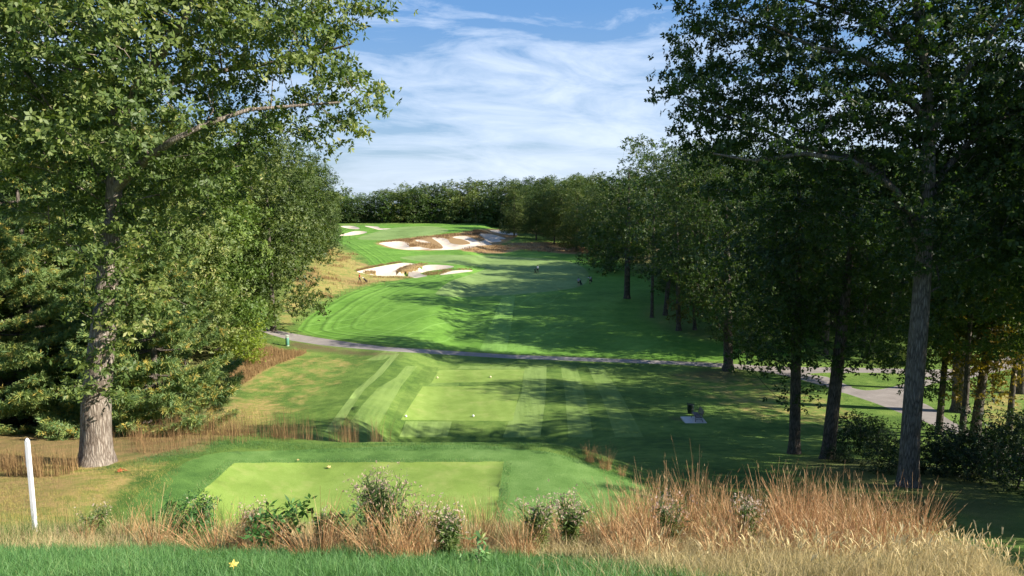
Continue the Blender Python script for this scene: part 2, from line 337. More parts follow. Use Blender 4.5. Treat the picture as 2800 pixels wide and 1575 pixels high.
# ------------------------------------------------------------------ terrain
def build_ground():
    pts=[]; 
    def grid(x0,x1,y0,y1,s,excl=None):
        X,Y=np.meshgrid(np.arange(x0,x1+1e-6,s),np.arange(y0,y1+1e-6,s)); q=np.stack([X.ravel(),Y.ravel()],1)
        q=q+rng.uniform(-.18,.18,q.shape)*s
        if excl is not None: q=q[~((q[:,0]>excl[0]-s*.5)&(q[:,0]<excl[1]+s*.5)&(q[:,1]>excl[2]-s*.5)&(q[:,1]<excl[3]+s*.5))]
        pts.append(q)
    grid(-20,22,3,46,.5)
    grid(-60,70,-12,122,1.25,(-20,22,3,46))
    grid(-110,110,-40,330,3,(-60,70,-12,122))
    grid(-75,40,122.8,300,2.4)
    grid(-300,300,-80,600,20,(-110,110,-40,330))
    grid(-5000,5000,-1000,7000,400,(-300,300,-80,600))
    verts=[np.concatenate(pts)]; edges=[]; n=len(verts[0])
    polys=sandW+islW+fairW+[mownW,pathW,road2W,tee1W,tee2W,tee3W,moundW]+[p for _,p in strW]
    for p in polys:
        k=len(p); verts.append(p); edges+=[(n+i,n+(i+1)%k) for i in range(k)]; n+=k
    V=np.concatenate(verts)
    r=delaunay_2d_cdt([Vector((float(a),float(b))) for a,b in V],edges,[],0,1e-4)
    vo=np.array([(v[0],v[1]) for v in r[0]]); F=np.array([f for f in r[2] if len(f)==3],np.int32)
    print('CDT',len(vo),len(F),time.time()-T0)
    x,y=vo[:,0],vo[:,1]; z=H(x,y)
    # sand hollows
    for s in sandW:
        i=inside(x,y,s); d=pdist(x[i],y[i],s); dep=min(.9,.25*math.sqrt(abs(np.ptp(s[:,1]))))
        z[i]-=dep*sst(0,3.5,d)+.12*sst(0,.3,d)
    for s in islW:
        i=inside(x,y,s); d=pdist(x[i],y[i],s); z[i]=H(x[i],y[i])+.25*sst(0,2,d)
    for t in (tee1W,): 
        i=inside(x,y,t); d=pdist(x[i],y[i],t); z[i]-=.05*sst(0,.12,d)
    z+=rng.normal(0,.012,len(z))*(y<50)
    C=vo[F].mean(1); cx,cy=C[:,0],C[:,1]
    reg=np.zeros(len(F),int); tone=np.zeros(len(F))
    reg[inside(cx,cy,mownW)]=2
    reg[(inside(cx,cy,moundW))&(cy<60)]=1
    for p in fairW: reg[inside(cx,cy,p)]=3
    for t,p in strW:
        i=inside(cx,cy,p); tone[i]=t; reg[i&(reg==0)]=6
    for p in (tee2W,tee3W): 
        i=inside(cx,cy,p); reg[i]=4; tone[i]=0
    i=inside(cx,cy,tee1W)&(cy<40); reg[i]=4; tone[i]=0
    i=inside(cx,cy,pathW)|inside(cx,cy,road2W); reg[i]=5
    for p in sandW: reg[inside(cx,cy,p)]=7
    for p in islW: reg[inside(cx,cy,p)]=0
    # soft fields on the points
    d=pdist(x,y,mownW); im=inside(x,y,mownW); ed=np.where(im,d,-d)
    dry=np.zeros(len(x)); rust=np.zeros(len(x)); soil=np.zeros(len(x))
    def soft(pts,val,w,arr):
        p=W(pts,True,4); dd=pdist(x,y,p); ii=inside(x,y,p); s=np.where(ii,1,0)*sst(0,1,(dd/w)+.35)+np.where(ii,0,1)*sst(w*.5,0,dd)*.3
        np.maximum(arr,val*s,out=arr)
    soft([(560,1120),(620,1000),(700,900),(820,955),(960,965),(1040,985),(960,1040),(880,1110),(740,1165),(600,1190)],.40,5,dry)
    soft([(590,1060),(640,985),(720,950),(780,960),(840,965),(730,1010),(650,1060)],1,1.5,dry)
    soft([(590,1060),(640,985),(720,950),(780,960),(840,965),(730,1010),(650,1060)],.8,1.5,rust)
    soft([(520,1200),(560,1120),(700,1090),(780,1110),(700,1180)],.75,2,dry)
    soft([(740,900),(760,800),(800,740),(850,700),(900,660),(960,690),(1010,720),(1100,745),(1160,760),(1010,785),(920,815),(860,850),(820,885),(800,910)],.62,5,dry)
    soft([(800,780),(800,745),(850,738),(890,752),(860,770)],.6,2,rust)
    soft([(930,778),(940,755),(1040,765),(1150,762),(1010,782)],.5,3,rust)
    soft([(960,722),(1000,715),(1060,712),(1100,714),(1090,722),(1000,728)],.6,2,rust)
    soft([(-60,1540),(-60,1200),(230,1262),(350,1290),(430,1300),(300,1370),(280,1450),(330,1560)],.8,1.5,dry)
    soft([(-60,1400),(-60,1250),(180,1285),(230,1330),(120,1400)],.5,1.5,rust)
    soft([(-60,1560),(-60,1200),(300,1262),(420,1262),(560,1248),(470,1300),(380,1350),(340,1440),(500,1500),(420,1560)],.42,1.2,dry)
    soft([(-60,1240),(200,1262),(320,1270),(430,1255),(560,1235),(560,1180),(200,1180),(-60,1180)],.3,1,soil)
    soft([(-60,1240),(200,1262),(320,1270),(430,1255),(560,1235),(560,1180),(200,1180),(-60,1180)],.7,1,dry)
    soft([(-60,1240),(200,1262),(320,1270),(430,1255),(560,1235),(560,1180),(200,1180),(-60,1180)],.5,1,rust)
    dry[im]=0; rust[im]=0
    # upper bunker surrounds, far bank under the trees
    for q in (z5([(600,345),(900,295),(1300,250),(1700,212),(1900,175),(2100,165),(2400,200),(2420,270),(2300,330),(2100,400),(1800,420),(1400,445),(1000,440),(700,400)]),
              z5([(1650,430),(1900,385),(2200,375),(2500,400),(2800,380),(3300,420),(3350,480),(2900,470),(2500,430),(2250,480),(1900,480)]),
              [(1380,668),(1450,662),(1560,665),(1620,680),(1600,695),(1500,690)]):
        soft(q,1,3,dry); soft(q,.85,3,rust)
    for p in islW:
        i=inside(x,y,p); dry[i]=.9; rust[i]=.7
    # worn strip under the path on the left, litter under the right-hand trees
    soft([(800,935),(900,948),(1010,962),(1100,968),(1000,972),(880,962),(800,950)],.9,.8,soil)
    soft([(1880,1015),(1960,1008),(2040,1016),(2000,1040),(1900,1035),(1820,1025)],.7,2,soil)
    soft([(1760,870),(1800,830),(1900,860),(2000,930),(1880,925)],.45,3,soil)
    soft([(2150,1265),(2300,1250),(2700,1290),(2820,1360),(2820,1480),(2600,1420),(2450,1370),(2250,1310)],.5,2.5,soil)
    soft([(1820,1120),(1840,1140),(1868,1142),(1872,1150),(1850,1152),(1830,1145)],.7,.4,soil)
    soft([(1800,1015),(2100,1030),(2400,1120),(2300,1200),(2000,1140),(1850,1070)],.4,5,dry)
    soft([(2640,1090),(2820,1060),(2820,1200),(2700,1190)],.5,3,dry)
    i=(y>4)&(y<7)&(x>1.0)&(x<5.2); dry[i]=.9
    i=(y>6.6)&(y<12.5)&(x<5.4)&(x>-9); dry[i]=np.maximum(dry[i],.95*sst(6.6,7.6,y[i])*sst(12.5,11,y[i])*sst(5.4,4.9,x[i]))
    woods=np.maximum(sst(-4,6,-x-np.interp(y,[30,60,75,100,150,200,285,330],[17,25,29,32,48,56,66,90])),sst(-2,8,x-np.interp(y,[60,98,112,150,205,245,290],[88,82,32,30,24,14,-6])))*(y>34)*(y<330)
    woods=np.maximum(woods,sst(318,330,y)); np.maximum(soil,woods*.9,out=soil)
    ed=ed+60*(x>-9)
    shared=dict(dry=dry,rust=rust,soil=soil,ed=ed)
    names={0:('ground','rough'),1:('mound_lawn','mound'),2:('mown_lawn','mown'),3:('fairway','fair'),4:('tee_lawn','tee'),5:('path','path'),7:('sand_bunker','sand'),6:('tee_surround_lawn','rough')}
    V3=np.stack([x,y,z],1)
    vg=bpy.data.materials
    for rg,(nm,mt) in names.items():
        fs=F[reg==rg]
        if not len(fs): continue
        comps=[fs]; tn=[tone[reg==rg]]
        u,inv=np.unique(fs,return_inverse=True); inv=inv.reshape(fs.shape)
        o=mesh_np(nm,V3[u],[inv],M[mt],smooth=True)
        for k,a in shared.items():
            at=o.data.attributes.new(k,'FLOAT','POINT'); at.data.foreach_set('value',a[u].astype(np.float32))
        at=o.data.attributes.new('tone','FLOAT','FACE'); at.data.foreach_set('value',tone[reg==rg].astype(np.float32))
        tag(o,kind='structure')
        yield o
ground_parts=list(build_ground())
print('ground',time.time()-T0)
# ------------------------------------------------------------------ foliage and bark materials
def leafm(name,stops,transl=.24,rough=.55,tcol=None,objvar=.42):
    m,nt,out=nmat(name); r=attr(nt,'rnd')
    oi=N(nt,'ShaderNodeObjectInfo'); 
    f=math_(nt,'ADD',r,math_(nt,'MULTIPLY',math_(nt,'SUBTRACT',oi.outputs['Random'],.5),objvar),clamp=True)
    c=ramp(nt,f,stops)
    b=nt.nodes.new('ShaderNodeBsdfPrincipled'); b.inputs['Roughness'].default_value=rough; b.inputs['Specular IOR Level'].default_value=.35
    L(nt,c,b.inputs['Base Color']); t=nt.nodes.new('ShaderNodeBsdfTranslucent')
    L(nt,mixc(nt,1.0,c,tcol or (1.5,1.7,.6),'MULTIPLY'),t.inputs[0])
    mx=nt.nodes.new('ShaderNodeMixShader'); mx.inputs[0].default_value=transl; L(nt,b.outputs[0],mx.inputs[1]); L(nt,t.outputs[0],mx.inputs[2]); L(nt,mx.outputs[0],out.inputs[0])
    return m
M['oak']=leafm('oak_leaves',[(0,(.035,.06,.013)),(.45,(.075,.11,.022)),(.8,(.14,.165,.036)),(1,(.24,.2,.05))])
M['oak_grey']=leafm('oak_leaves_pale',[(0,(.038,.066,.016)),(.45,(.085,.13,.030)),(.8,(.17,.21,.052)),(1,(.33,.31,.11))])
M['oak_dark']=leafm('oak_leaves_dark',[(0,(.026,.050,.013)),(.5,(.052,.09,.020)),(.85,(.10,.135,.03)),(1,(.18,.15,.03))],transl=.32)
M['olive']=leafm('olive_leaves',[(0,(0.054,0.101,0.019)),(.5,(0.108,0.169,0.030)),(.85,(0.176,0.230,0.047)),(1,(0.297,0.270,0.054))])
M['yellow']=leafm('yellow_leaves',[(0,(.10,.15,.015)),(.5,(.2,.27,.025)),(1,(.42,.40,.05))],transl=.35)
M['autumn']=leafm('autumn_leaves',[(0,(.07,.075,.012)),(.5,(.15,.115,.015)),(1,(.32,.2,.03))],transl=.3)
M['needle']=leafm('pine_needles',[(0,(.06,.12,.045)),(.4,(.14,.22,.07)),(.75,(.28,.32,.085)),(1,(.55,.42,.10))],transl=.2,objvar=.05)
M['shrub']=leafm('shrub_leaves',[(0,(0.028,0.084,0.020)),(.5,(0.063,0.161,0.035)),(1,(0.140,0.266,0.070))])
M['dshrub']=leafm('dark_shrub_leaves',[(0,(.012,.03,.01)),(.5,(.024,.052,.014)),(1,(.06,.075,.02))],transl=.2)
M['fleaf']=leafm('weed_leaves',[(0,(.06,.11,.03)),(.5,(.12,.18,.05)),(1,(.25,.27,.09))])
M['blue']=leafm('bluestem_stems',[(0,(.24,.115,.045)),(.35,(.44,.235,.10)),(.7,(.60,.39,.19)),(1,(.74,.60,.35))],transl=.22,tcol=(1,1,1),rough=.7,objvar=.12)
M['straw']=leafm('straw_blades',[(0,(.22,.19,.07)),(.35,(.42,.33,.15)),(.7,(.58,.46,.25)),(1,(.68,.58,.36))],transl=.2,tcol=(1,1,1),rough=.8)
M['fox']=leafm('foxtail_blades',[(0,(.32,.28,.12)),(.35,(.50,.41,.20)),(.8,(.68,.54,.28)),(1,(.80,.66,.38))],transl=.25,tcol=(1,1,1),rough=.8)
M['grass']=leafm('green_blades',[(0,(.035,.10,.025)),(.45,(.085,.20,.055)),(.8,(.17,.30,.10)),(1,(.45,.43,.2))],transl=.25)
M['dryg']=leafm('dry_grass_blades',[(0,(.11,.16,.03)),(.4,(.24,.24,.06)),(.75,(.42,.33,.10)),(1,(.5,.38,.17))],transl=.2,tcol=(1,1,1),rough=.8)
M['rusty']=leafm('rusty_grass_blades',[(0,(.13,.075,.035)),(.5,(.25,.15,.065)),(1,(.40,.28,.12))],transl=.15,tcol=(1,1,1),rough=.8)
M['flower']=leafm('seed_fluff',[(0,(.34,.22,.16)),(.5,(.55,.41,.31)),(1,(.74,.64,.50))],transl=.3,tcol=(1,1,1),rough=.9)
def barkm(name,a,b):
    m,nt,out=nmat(name); tc=N(nt,'ShaderNodeTexCoord').outputs['Object']; mp=N(nt,'ShaderNodeMapping'); mp.inputs['Scale'].default_value=(9,9,1.3); L(nt,tc,mp.inputs[0])
    v=N(nt,'ShaderNodeTexVoronoi'); v.feature='DISTANCE_TO_EDGE'; v.inputs['Scale'].default_value=1.6; 
    n=noise_(nt,mp.outputs[0],1.5,5,.7); 
    ad=N(nt,'ShaderNodeVectorMath'); ad.operation='ADD'; L(nt,mp.outputs[0],ad.inputs[0]); cn=N(nt,'ShaderNodeCombineXYZ'); L(nt,n,cn.inputs[0]); L(nt,n,cn.inputs[1]); L(nt,cn.outputs[0],ad.inputs[1]); L(nt,ad.outputs[0],v.inputs[0])
    h=math_(nt,'ADD',math_(nt,'MULTIPLY',v.outputs['Distance'],1.6,clamp=True),math_(nt,'MULTIPLY',n,.5))
    c=ramp(nt,h,[(.15,tuple(x*.35 for x in a)),(.4,a),(.8,b)])
    c=mixc(nt,ramp(nt,noise_(nt,tc,1.1,3),[(.5,0),(.75,.5)]),c,tuple(x*1.15 for x in b))
    pbsdf(nt,out,c,.9,.15,h,.9,.04); return m
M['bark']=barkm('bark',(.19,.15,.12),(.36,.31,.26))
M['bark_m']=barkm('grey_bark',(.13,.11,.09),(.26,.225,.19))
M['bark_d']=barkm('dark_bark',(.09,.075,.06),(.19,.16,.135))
M['twig']=simple('twig',(.20,.17,.14),.9,.1,.3,8)
# ------------------------------------------------------------------ tree skeletons
def skeleton(trunks,pts,r0,rg,step=.55,sag=.08,bias=.45,tipr=.011):
    """trunks: polylines with radii, pts: twig points. returns nodes, parent, radius"""
    nodes=[];par=[];plen=[];fix=[]
    for t in trunks:
        t=np.array(t,float); 
        # resample
        seg=[];
        for i in range(len(t)-1):
            n=max(1,int(np.linalg.norm(t[i+1,:3]-t[i,:3])/.5))
            for k in range(n): seg.append(t[i]+(t[i+1]-t[i])*k/n)
        seg.append(t[-1])
        base=-1
        if nodes:
            A=np.array(nodes); base=int(np.argmin(((A-seg[0][:3])**2).sum(1))); seg=seg[1:]
        for s in seg:
            L0=0 if base<0 else plen[base]+float(np.linalg.norm(s[:3]-nodes[base]))
            nodes.append(s[:3].copy()); par.append(base); plen.append(L0); fix.append(s[3]); base=len(nodes)-1
    cap=len(nodes)+int(len(pts)*14)+10
    A=np.zeros((cap,3)); n=len(nodes); A[:n]=nodes; PLn=np.zeros(cap); PLn[:n]=plen; PA=np.full(cap,-1); PA[:n]=par; FX=np.zeros(cap); FX[:n]=fix
    c=A[:n].mean(0); base0=A[0]
    dd=np.min(((pts[:,None,:]-A[None,:n,:])**2).sum(2),1); order=np.argsort(dd); tips=np.zeros(len(pts),int)
    for pi in order:
        p=pts[pi]; d=np.sqrt(((A[:n]-p)**2).sum(1)); up=np.clip(A[:n,2]-p[2]+.3,0,None)
        cost=d+bias*PLn[:n]*.5+up*.8
        low=(A[:n,2]-base0[2]); cost=cost+np.where(low<1.2,6,0)
        b=int(np.argmin(cost)); D=d[b]; k=max(1,int(D/step)); a=A[b].copy(); cur=b
        side=rg.normal(0,1,3)*.06*D
        for i in range(1,k+1):
            if n>=cap-1: break
            t=i/k; q=a+(p-a)*t+side*math.sin(math.pi*t)+np.array([0,0,sag*D*math.sin(math.pi*t)])+(rg.normal(0,.035,3)*step if i<k else 0)
            A[n]=q; PA[n]=cur; PLn[n]=PLn[cur]+np.linalg.norm(q-A[cur]); cur=n; n+=1
        tips[pi]=cur
    A=A[:n];PA=PA[:n];FX=FX[:n]
    acc=np.zeros(n); leafn=np.ones(n,bool); leafn[PA[PA>=0]]=False; acc[leafn]=tipr**2.4
    for i in range(n-1,-1,-1):
        if PA[i]>=0: acc[PA[i]]+=acc[i]
    r=np.maximum(acc**(1/2.4),tipr)
    r=np.where(FX>0,FX,np.minimum(r,.16 if r0>.3 else .1))
    return A,PA,r,tips
def tubes(A,PA,r,minr=.0,flare=None,k0=12):
    n=len(A); V=[];F=[];nv=0
    ring={}
    big=r>.12
    def mk(c,d,rr,k):
        nonlocal nv
        a=np.cross(d,(0.,0.,1.)); 
        if np.linalg.norm(a)<.15: a=np.cross(d,(0.,1.,0.))
        a/=np.linalg.norm(a); b=np.cross(d,a); b/=max(np.linalg.norm(b),1e-9)
        t=np.arange(k)*2*math.pi/k
        V.append(c+rr*(np.cos(t)[:,None]*a+np.sin(t)[:,None]*b)); nv+=k; return nv-k
    for i in range(n):
        p=PA[i]
        if p<0: continue
        if r[i]<minr: continue
        d=A[i]-A[p]; l=np.linalg.norm(d)
        if l<1e-6: continue
        d=d/l; k=k0 if r[i]>.2 else 8 if r[i]>.07 else 5 if r[i]>.025 else 3
        # start ring : reuse the parent's if same kind
        if p in ring and ring[p][1]==k and r[i]>.72*r[p]: s=ring[p][0]
        else: s=mk(A[p],d,min(r[i]*1.12,r[p]),k)
        e=mk(A[i],d,r[i],k); ring[i]=(e,k)
        j=np.arange(k); F.append((k,np.stack([s+j,s+(j+1)%k,e+(j+1)%k,e+j],1)))
    return np.concatenate(V),np.concatenate([f for _,f in F])
# ------------------------------------------------------------------ leaves
def leaves_at(C,nper,spread,ll,lw,rg,droop=.25,flat=.7,tuft=5,outc=None,clr=None):
    """C cluster centres -> rosettes of pointed leaves"""
    n=len(C); T=np.repeat(np.arange(n),nper); cen=C[T]+rg.normal(0,1,(len(T),3))*spread*np.array([1,1,flat])
    # rosette axis: outward & slightly up
    ax=rg.normal(0,.7,(len(T),3))+np.array([0,0,.35])
    if outc is not None:
        o=cen-outc; o/=np.linalg.norm(o,axis=1)[:,None]+1e-6; ax+=o*.8
    ax/=np.linalg.norm(ax,axis=1)[:,None]
    m=len(T); I=np.repeat(np.arange(m),tuft); cen=cen[I]; ax=ax[I]
    ang=np.tile(np.arange(tuft)*2*math.pi/tuft,m)+np.repeat(rg.uniform(0,6.28,m),tuft)+rg.normal(0,.3,m*tuft)
    ref=np.where(np.abs(ax[:,2:])<.9,np.array([[0,0,1.]]),np.array([[1.,0,0]])); u=np.cross(ax,ref); u/=np.linalg.norm(u,axis=1)[:,None]; v=np.cross(ax,u)
    dr=u*np.cos(ang)[:,None]+v*np.sin(ang)[:,None]+ax*rg.uniform(.0,.7,(len(I),1)); dr[:,2]-=droop; dr/=np.linalg.norm(dr,axis=1)[:,None]
    sd=np.cross(dr,ax+rg.normal(0,.35,ax.shape)); sd/=np.linalg.norm(sd,axis=1)[:,None]+1e-6
    nl=len(I); l=ll*rg.uniform(.65,1.25,(nl,1)); w_=lw*rg.uniform(.7,1.25,(nl,1)); nn=np.cross(dr,sd)
    b=cen+dr*l*.08; mid=b+dr*l*.5; tip=b+dr*l+nn*l*rg.uniform(-.2,.2,(nl,1))
    V=np.stack([b,mid+sd*w_*.5,tip,mid-sd*w_*.5],1).reshape(-1,3)
    F=np.arange(nl*4).reshape(-1,4)
    cr=rg.beta(2,2.6,n) if clr is None else clr
    rn=np.clip(np.repeat(cr[T],tuft)*.6+rg.beta(2,2.4,nl)*.4+(rg.random(nl)<.03)*.4,0,1)
    return V,F,np.repeat(rn,4)
def fillpts(ells,spacing,rg,shell=.55,thr=.0,nscale=.35,seed=0,maxn=4000):
    """points in a union of ellipsoids, denser to the outside, broken up by noise"""
    out=[]
    for e in ells:
        c=np.array(e[:3]); r=np.array(e[3:6]); vol=4.19*r.prod(); m=int(vol/spacing**3*2.2)+8
        d=rg.normal(0,1,(m,3)); d/=np.linalg.norm(d,axis=1)[:,None]; q=rg.uniform(shell**3,1,(m,1))**(1/3.)
        q=np.where(rg.random((m,1))<.22,rg.uniform(.2,shell,(m,1)),q)
        out.append(c+d*q*r*(1+.10*np.sin(d[:,:1]*5+seed)+.1*np.sin(d[:,2:]*7+seed*2)))
    P_=np.concatenate(out); rg.shuffle(P_)
    if thr>0:
        v=np.array([mnoise.noise(Vector(p*nscale)+Vector((seed*7.1,0,0))) for p in P_]); P_=P_[v>thr-.5+.0]
    # thinning on a hash grid
    keep=[];cells={}
    s=spacing
    for p in P_:
        k=(int(p[0]//s),int(p[1]//s),int(p[2]//s)); ok=True
        for a in(-1,0,1):
            for b in(-1,0,1):
                for c in(-1,0,1):
                    for q in cells.get((k[0]+a,k[1]+b,k[2]+c),()):
                        if (p[0]-q[0])**2+(p[1]-q[1])**2+(p[2]-q[2])**2<s*s: ok=False;break
                    if not ok:break
                if not ok:break
            if not ok:break
        if ok:
            cells.setdefault(k,[]).append(p); keep.append(p)
            if len(keep)>=maxn:break
    return np.array(keep)
def tree(name,base,trunks,ells,mat,bark,seed,spacing=.75,nper=9,spread=.38,ll=.17,lw=.085,tuft=5,thr=.32,minr=0,droop=.25,shell=.5,bias=.45,flat=.7,tipr=.011,maxn=4000,extra=None,nscale=.35):
    """coordinates local to the base"""
    rg=np.random.default_rng(seed); t=empty(name,base)
    P_=fillpts(ells,spacing,rg,shell,thr,nscale,seed,maxn)
    P_=P_[P_[:,2]>.5]
    A,PA,r,tips=skeleton(trunks,P_,trunks[0][0][3],rg,bias=bias,tipr=tipr)
    # root flare
    V,F=tubes(A,PA,r,minr)
    h=V[:,2]; ax=np.array(trunks[0][0][:2]); f=1+.42*np.exp(-np.clip(h,0,None)/.28)*(np.hypot(V[:,0]-ax[0],V[:,1]-ax[1])<1.6)*(1+.25*np.sin(np.arctan2(V[:,1]-ax[1],V[:,0]-ax[0])*5+seed))
    f=np.where(h<1.6,f,1); V[:,0]=ax[0]+(V[:,0]-ax[0])*f; V[:,1]=ax[1]+(V[:,1]-ax[1])*f
    mesh_np('trunk',V,F,bark,t,smooth=True)
    LV,LF,rn=leaves_at(P_,nper,spread,ll,lw,rg,droop,flat,tuft,outc=np.array([0,0,A[:,2].mean()]))
    mesh_np('crown',LV,LF,mat,t,rnd=rn)
    t['nleaf']=int(len(LF)); del t['nleaf']
    print(name,len(P_),len(LF),len(F),round(time.time()-T0,1))
    return t
def sub(base,*pts):
    return [tuple((np.array(p[:3])-np.array(base)).tolist())+tuple(p[3:]) for p in pts]
def E(base,D,px,py,rx,ry,rd):
    """ellipsoid from its place in the photograph at distance D"""
    c=P(px,py,D); dep=D/math.cos(PITCH); k=dep/FPX
    return tuple((c-np.array(base)).tolist())+(rx*k,rd,ry*k)
def TP(base,D,pts):
    """polyline through photograph places at distance D (px,py,width px[,dD])"""
    out=[]
    for q in pts:
        DD=D+(q[3] if len(q)>3 else 0); c=P(q[0],q[1],DD)-np.array(base); out.append((c[0],c[1],c[2],q[2]*DD/math.cos(PITCH)/FPX/2))
    return out
def root(px,py):
    g=G(px,py); return g
# ---- the big oak on the left
b=root(262,1268); D=b[1]; B=tuple(b)
tr=TP(B,D,[(262,1290,84),(262,1230,80),(263,1100,76),(276,960,68),(288,850,60),(298,700,48),(306,610,42),(312,520,40),(318,430,38),(322,360,36),(300,280,30),(300,180,26),(320,40,20),(330,-140,14)])
l1=TP(B,D,[(322,360,30),(350,300,30,-.3),(385,230,26,-.8),(440,150,22,-1.2),(500,60,16,-1.6),(560,-60,10,-2)])
l2=TP(B,D,[(312,500,26),(350,480,26,-.5),(410,430,22,-1.2),(470,385,18,-1.6),(560,340,14,-1.5),(680,300,11,-1),(800,290,8,-.5),(930,280,6,0)])
l3=TP(B,D,[(306,250,22),(240,200,18,.3),(180,170,14,.8),(80,120,10,1.2)])
l4=TP(B,D,[(330,300,20),(420,240,18,.8),(560,200,14,1.6),(700,180,11,2),(860,150,8,1.8),(960,120,5,1.5)])
ells=[E(B,D-1,300,120,330,170,5),E(B,D+1,600,60,280,180,4.5),E(B,D,820,90,190,150,3),E(B,D,900,230,120,70,2),E(B,D,1000,270,90,52,1.4),E(B,D,960,345,70,42,1.0),E(B,D,990,70,60,60,1.2),
      E(B,D+1,690,300,180,90,3),E(B,D-1,420,330,180,140,4),E(B,D,140,330,230,200,5),E(B,D+1,300,560,230,150,2.6),E(B,D,60,120,220,220,5),E(B,D+.5,560,450,150,110,2.5),
      E(B,D-.5,350,720,160,110,2),E(B,D-.6,410,850,130,75,1.7),E(B,D-.7,300,900,70,60,1.1),E(B,D-1,285,980,105,80,1.0),E(B,D-1,265,880,100,80,1.0),E(B,D-1,300,800,100,90,1.0),E(B,D-1,280,690,110,90,1.0),E(B,D-1.2,300,440,100,70,1.2),E(B,D-.8,290,1050,92,42,1.2),E(B,D,350,-150,520,180,6),E(B,D,880,390,60,40,1)]
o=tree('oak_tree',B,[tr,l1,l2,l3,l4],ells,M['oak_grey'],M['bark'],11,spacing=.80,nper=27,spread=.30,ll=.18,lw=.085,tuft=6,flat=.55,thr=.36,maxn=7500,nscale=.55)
tag(o,'tallest oak at left with sunlit ridged trunk and a limb reaching out into the sky','tree')
# ---- the big oak on the right
b=root(2482,1330); D=b[1]; B=tuple(b)
tr=TP(B,D,[(2482,1350,58),(2484,1300,54),(2490,1180,50),(2500,1050,49),(2508,950,48),(2516,850,46),(2524,740,42),(2532,600,38),(2538,480,34),(2540,360,30),(2536,240,26),(2520,120,22),(2500,-20,16),(2480,-200,10)])
ls=[TP(B,D,[(2530,700,24),(2480,610,22,.3),(2430,500,20,.8),(2360,440,17,1.4),(2280,420,14,2),(2180,400,11,2.4),(2080,350,9,2.6),(1960,310,6,2.8),(1860,280,4,2.8)]),
    TP(B,D,[(2538,330,20),(2460,250,18,-.2),(2400,190,16,-.3),(2330,150,13,-.4),(2230,130,10,-.3),(2120,80,8,0),(2000,50,5,.4)]),
    TP(B,D,[(2530,640,20),(2450,520,18,-.6),(2330,440,15,-.9),(2200,420,12,-1.1),(2060,440,9,-1),(1950,420,6,-.8)]),
    TP(B,D,[(2536,560,20),(2580,470,18,.5),(2640,400,15,1),(2720,330,12,1.6),(2800,300,9,2)]),
    TP(B,D,[(2538,420,18),(2570,300,16,0),(2640,200,13,-.4),(2720,80,10,-1),(2800,0,8,-1.6)]),
    TP(B,D,[(2470,140,14),(2420,80,12,.5),(2330,40,9,1),(2200,0,7,1.5),(2060,-40,5,1.8)])]
ells=[E(B,D+2,2200,130,330,160,4.5),E(B,D+2.5,2000,220,200,190,4),E(B,D+2.5,1880,270,95,80,2.6),E(B,D+2.5,1960,80,110,90,2.6),E(B,D+3,1980,370,130,90,3),E(B,D+2,2250,330,250,150,4),
      E(B,D+1,2500,120,260,200,4.5),E(B,D+1,2700,260,220,230,4.5),E(B,D+2,2400,480,260,120,3.5),E(B,D+1.5,2680,560,180,160,3.5),E(B,D+3,2180,520,250,100,3),E(B,D+1,2400,-150,600,180,5),E(B,D-1,2330,330,200,110,2.2),E(B,D-.5,2150,400,170,80,2),E(B,D-1,2450,560,110,80,2),E(B,D,2330,480,120,90,2.5),E(B,D-1.2,2545,560,120,120,1.5),E(B,D-1.2,2510,400,130,110,1.5),E(B,D-1,2570,690,90,60,1.2),E(B,D-1,2600,250,130,110,1.6),E(B,D+2,2350,640,160,60,2.2),E(B,D+.6,2560,770,70,60,1.2)]
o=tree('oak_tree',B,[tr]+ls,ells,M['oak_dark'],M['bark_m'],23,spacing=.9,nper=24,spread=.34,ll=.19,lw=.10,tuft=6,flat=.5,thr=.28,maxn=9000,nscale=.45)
tag(o,'tall oak at right with thick straight grey trunk rising from the dark shrubs','tree')
# ---- generic broadleaf makers
def dome(rg,R_,h0,h1,n=9,lean=0):
    """lobed crown: main mass plus knobs"""
    c=(h0+h1)/2; rz=(h1-h0)/2; e=[(0,0,c,R_*.72,R_*.72,rz*.86)]
    for i in range(n):
        a=2.399*i+rg.uniform(-.3,.3); f=(i+.5)/n; z=h0+rz*.25+(h1-h0-rz*.35)*f; rr=R_*.62*math.sqrt(max(.08,1-((z-c)/rz)**2*.85)); s=R_*rg.uniform(.30,.46)
        e.append((rr*math.cos(a),rr*math.sin(a),z,s,s,s*.8))
    for i in range(7):
        a=.9*i+rg.uniform(-.2,.2); s=R_*rg.uniform(.3,.42); e.append((R_*.62*math.cos(a),R_*.62*math.sin(a),h0+s*.9,s,s,s*.95))
    e.append((0,0,h1-R_*.28,R_*.4,R_*.4,R_*.34)); return e
def btree(name,base,seed,h,R_,h0,mat,bark,r=.3,lean=(0,0),**k):
    rg=np.random.default_rng(seed)
    tr=[(lean[0]*t**1.5*h+rg.normal(0,.05),lean[1]*t**1.5*h,h*t*.86-(.4 if t==0 else 0),r*(1-.82*t)) for t in (0,.05,.12,.25,.4,.55,.7,.85,1)]
    e=dome(rg,R_,h0,h,k.pop('lobes',9)); e=[(a[0]+lean[0]*a[2],a[1]+lean[1]*a[2])+tuple(a[2:]) for a in e]
    return tree(name,base,[tr],e,mat,bark,seed,**k)
HID=(0,-400,-60)
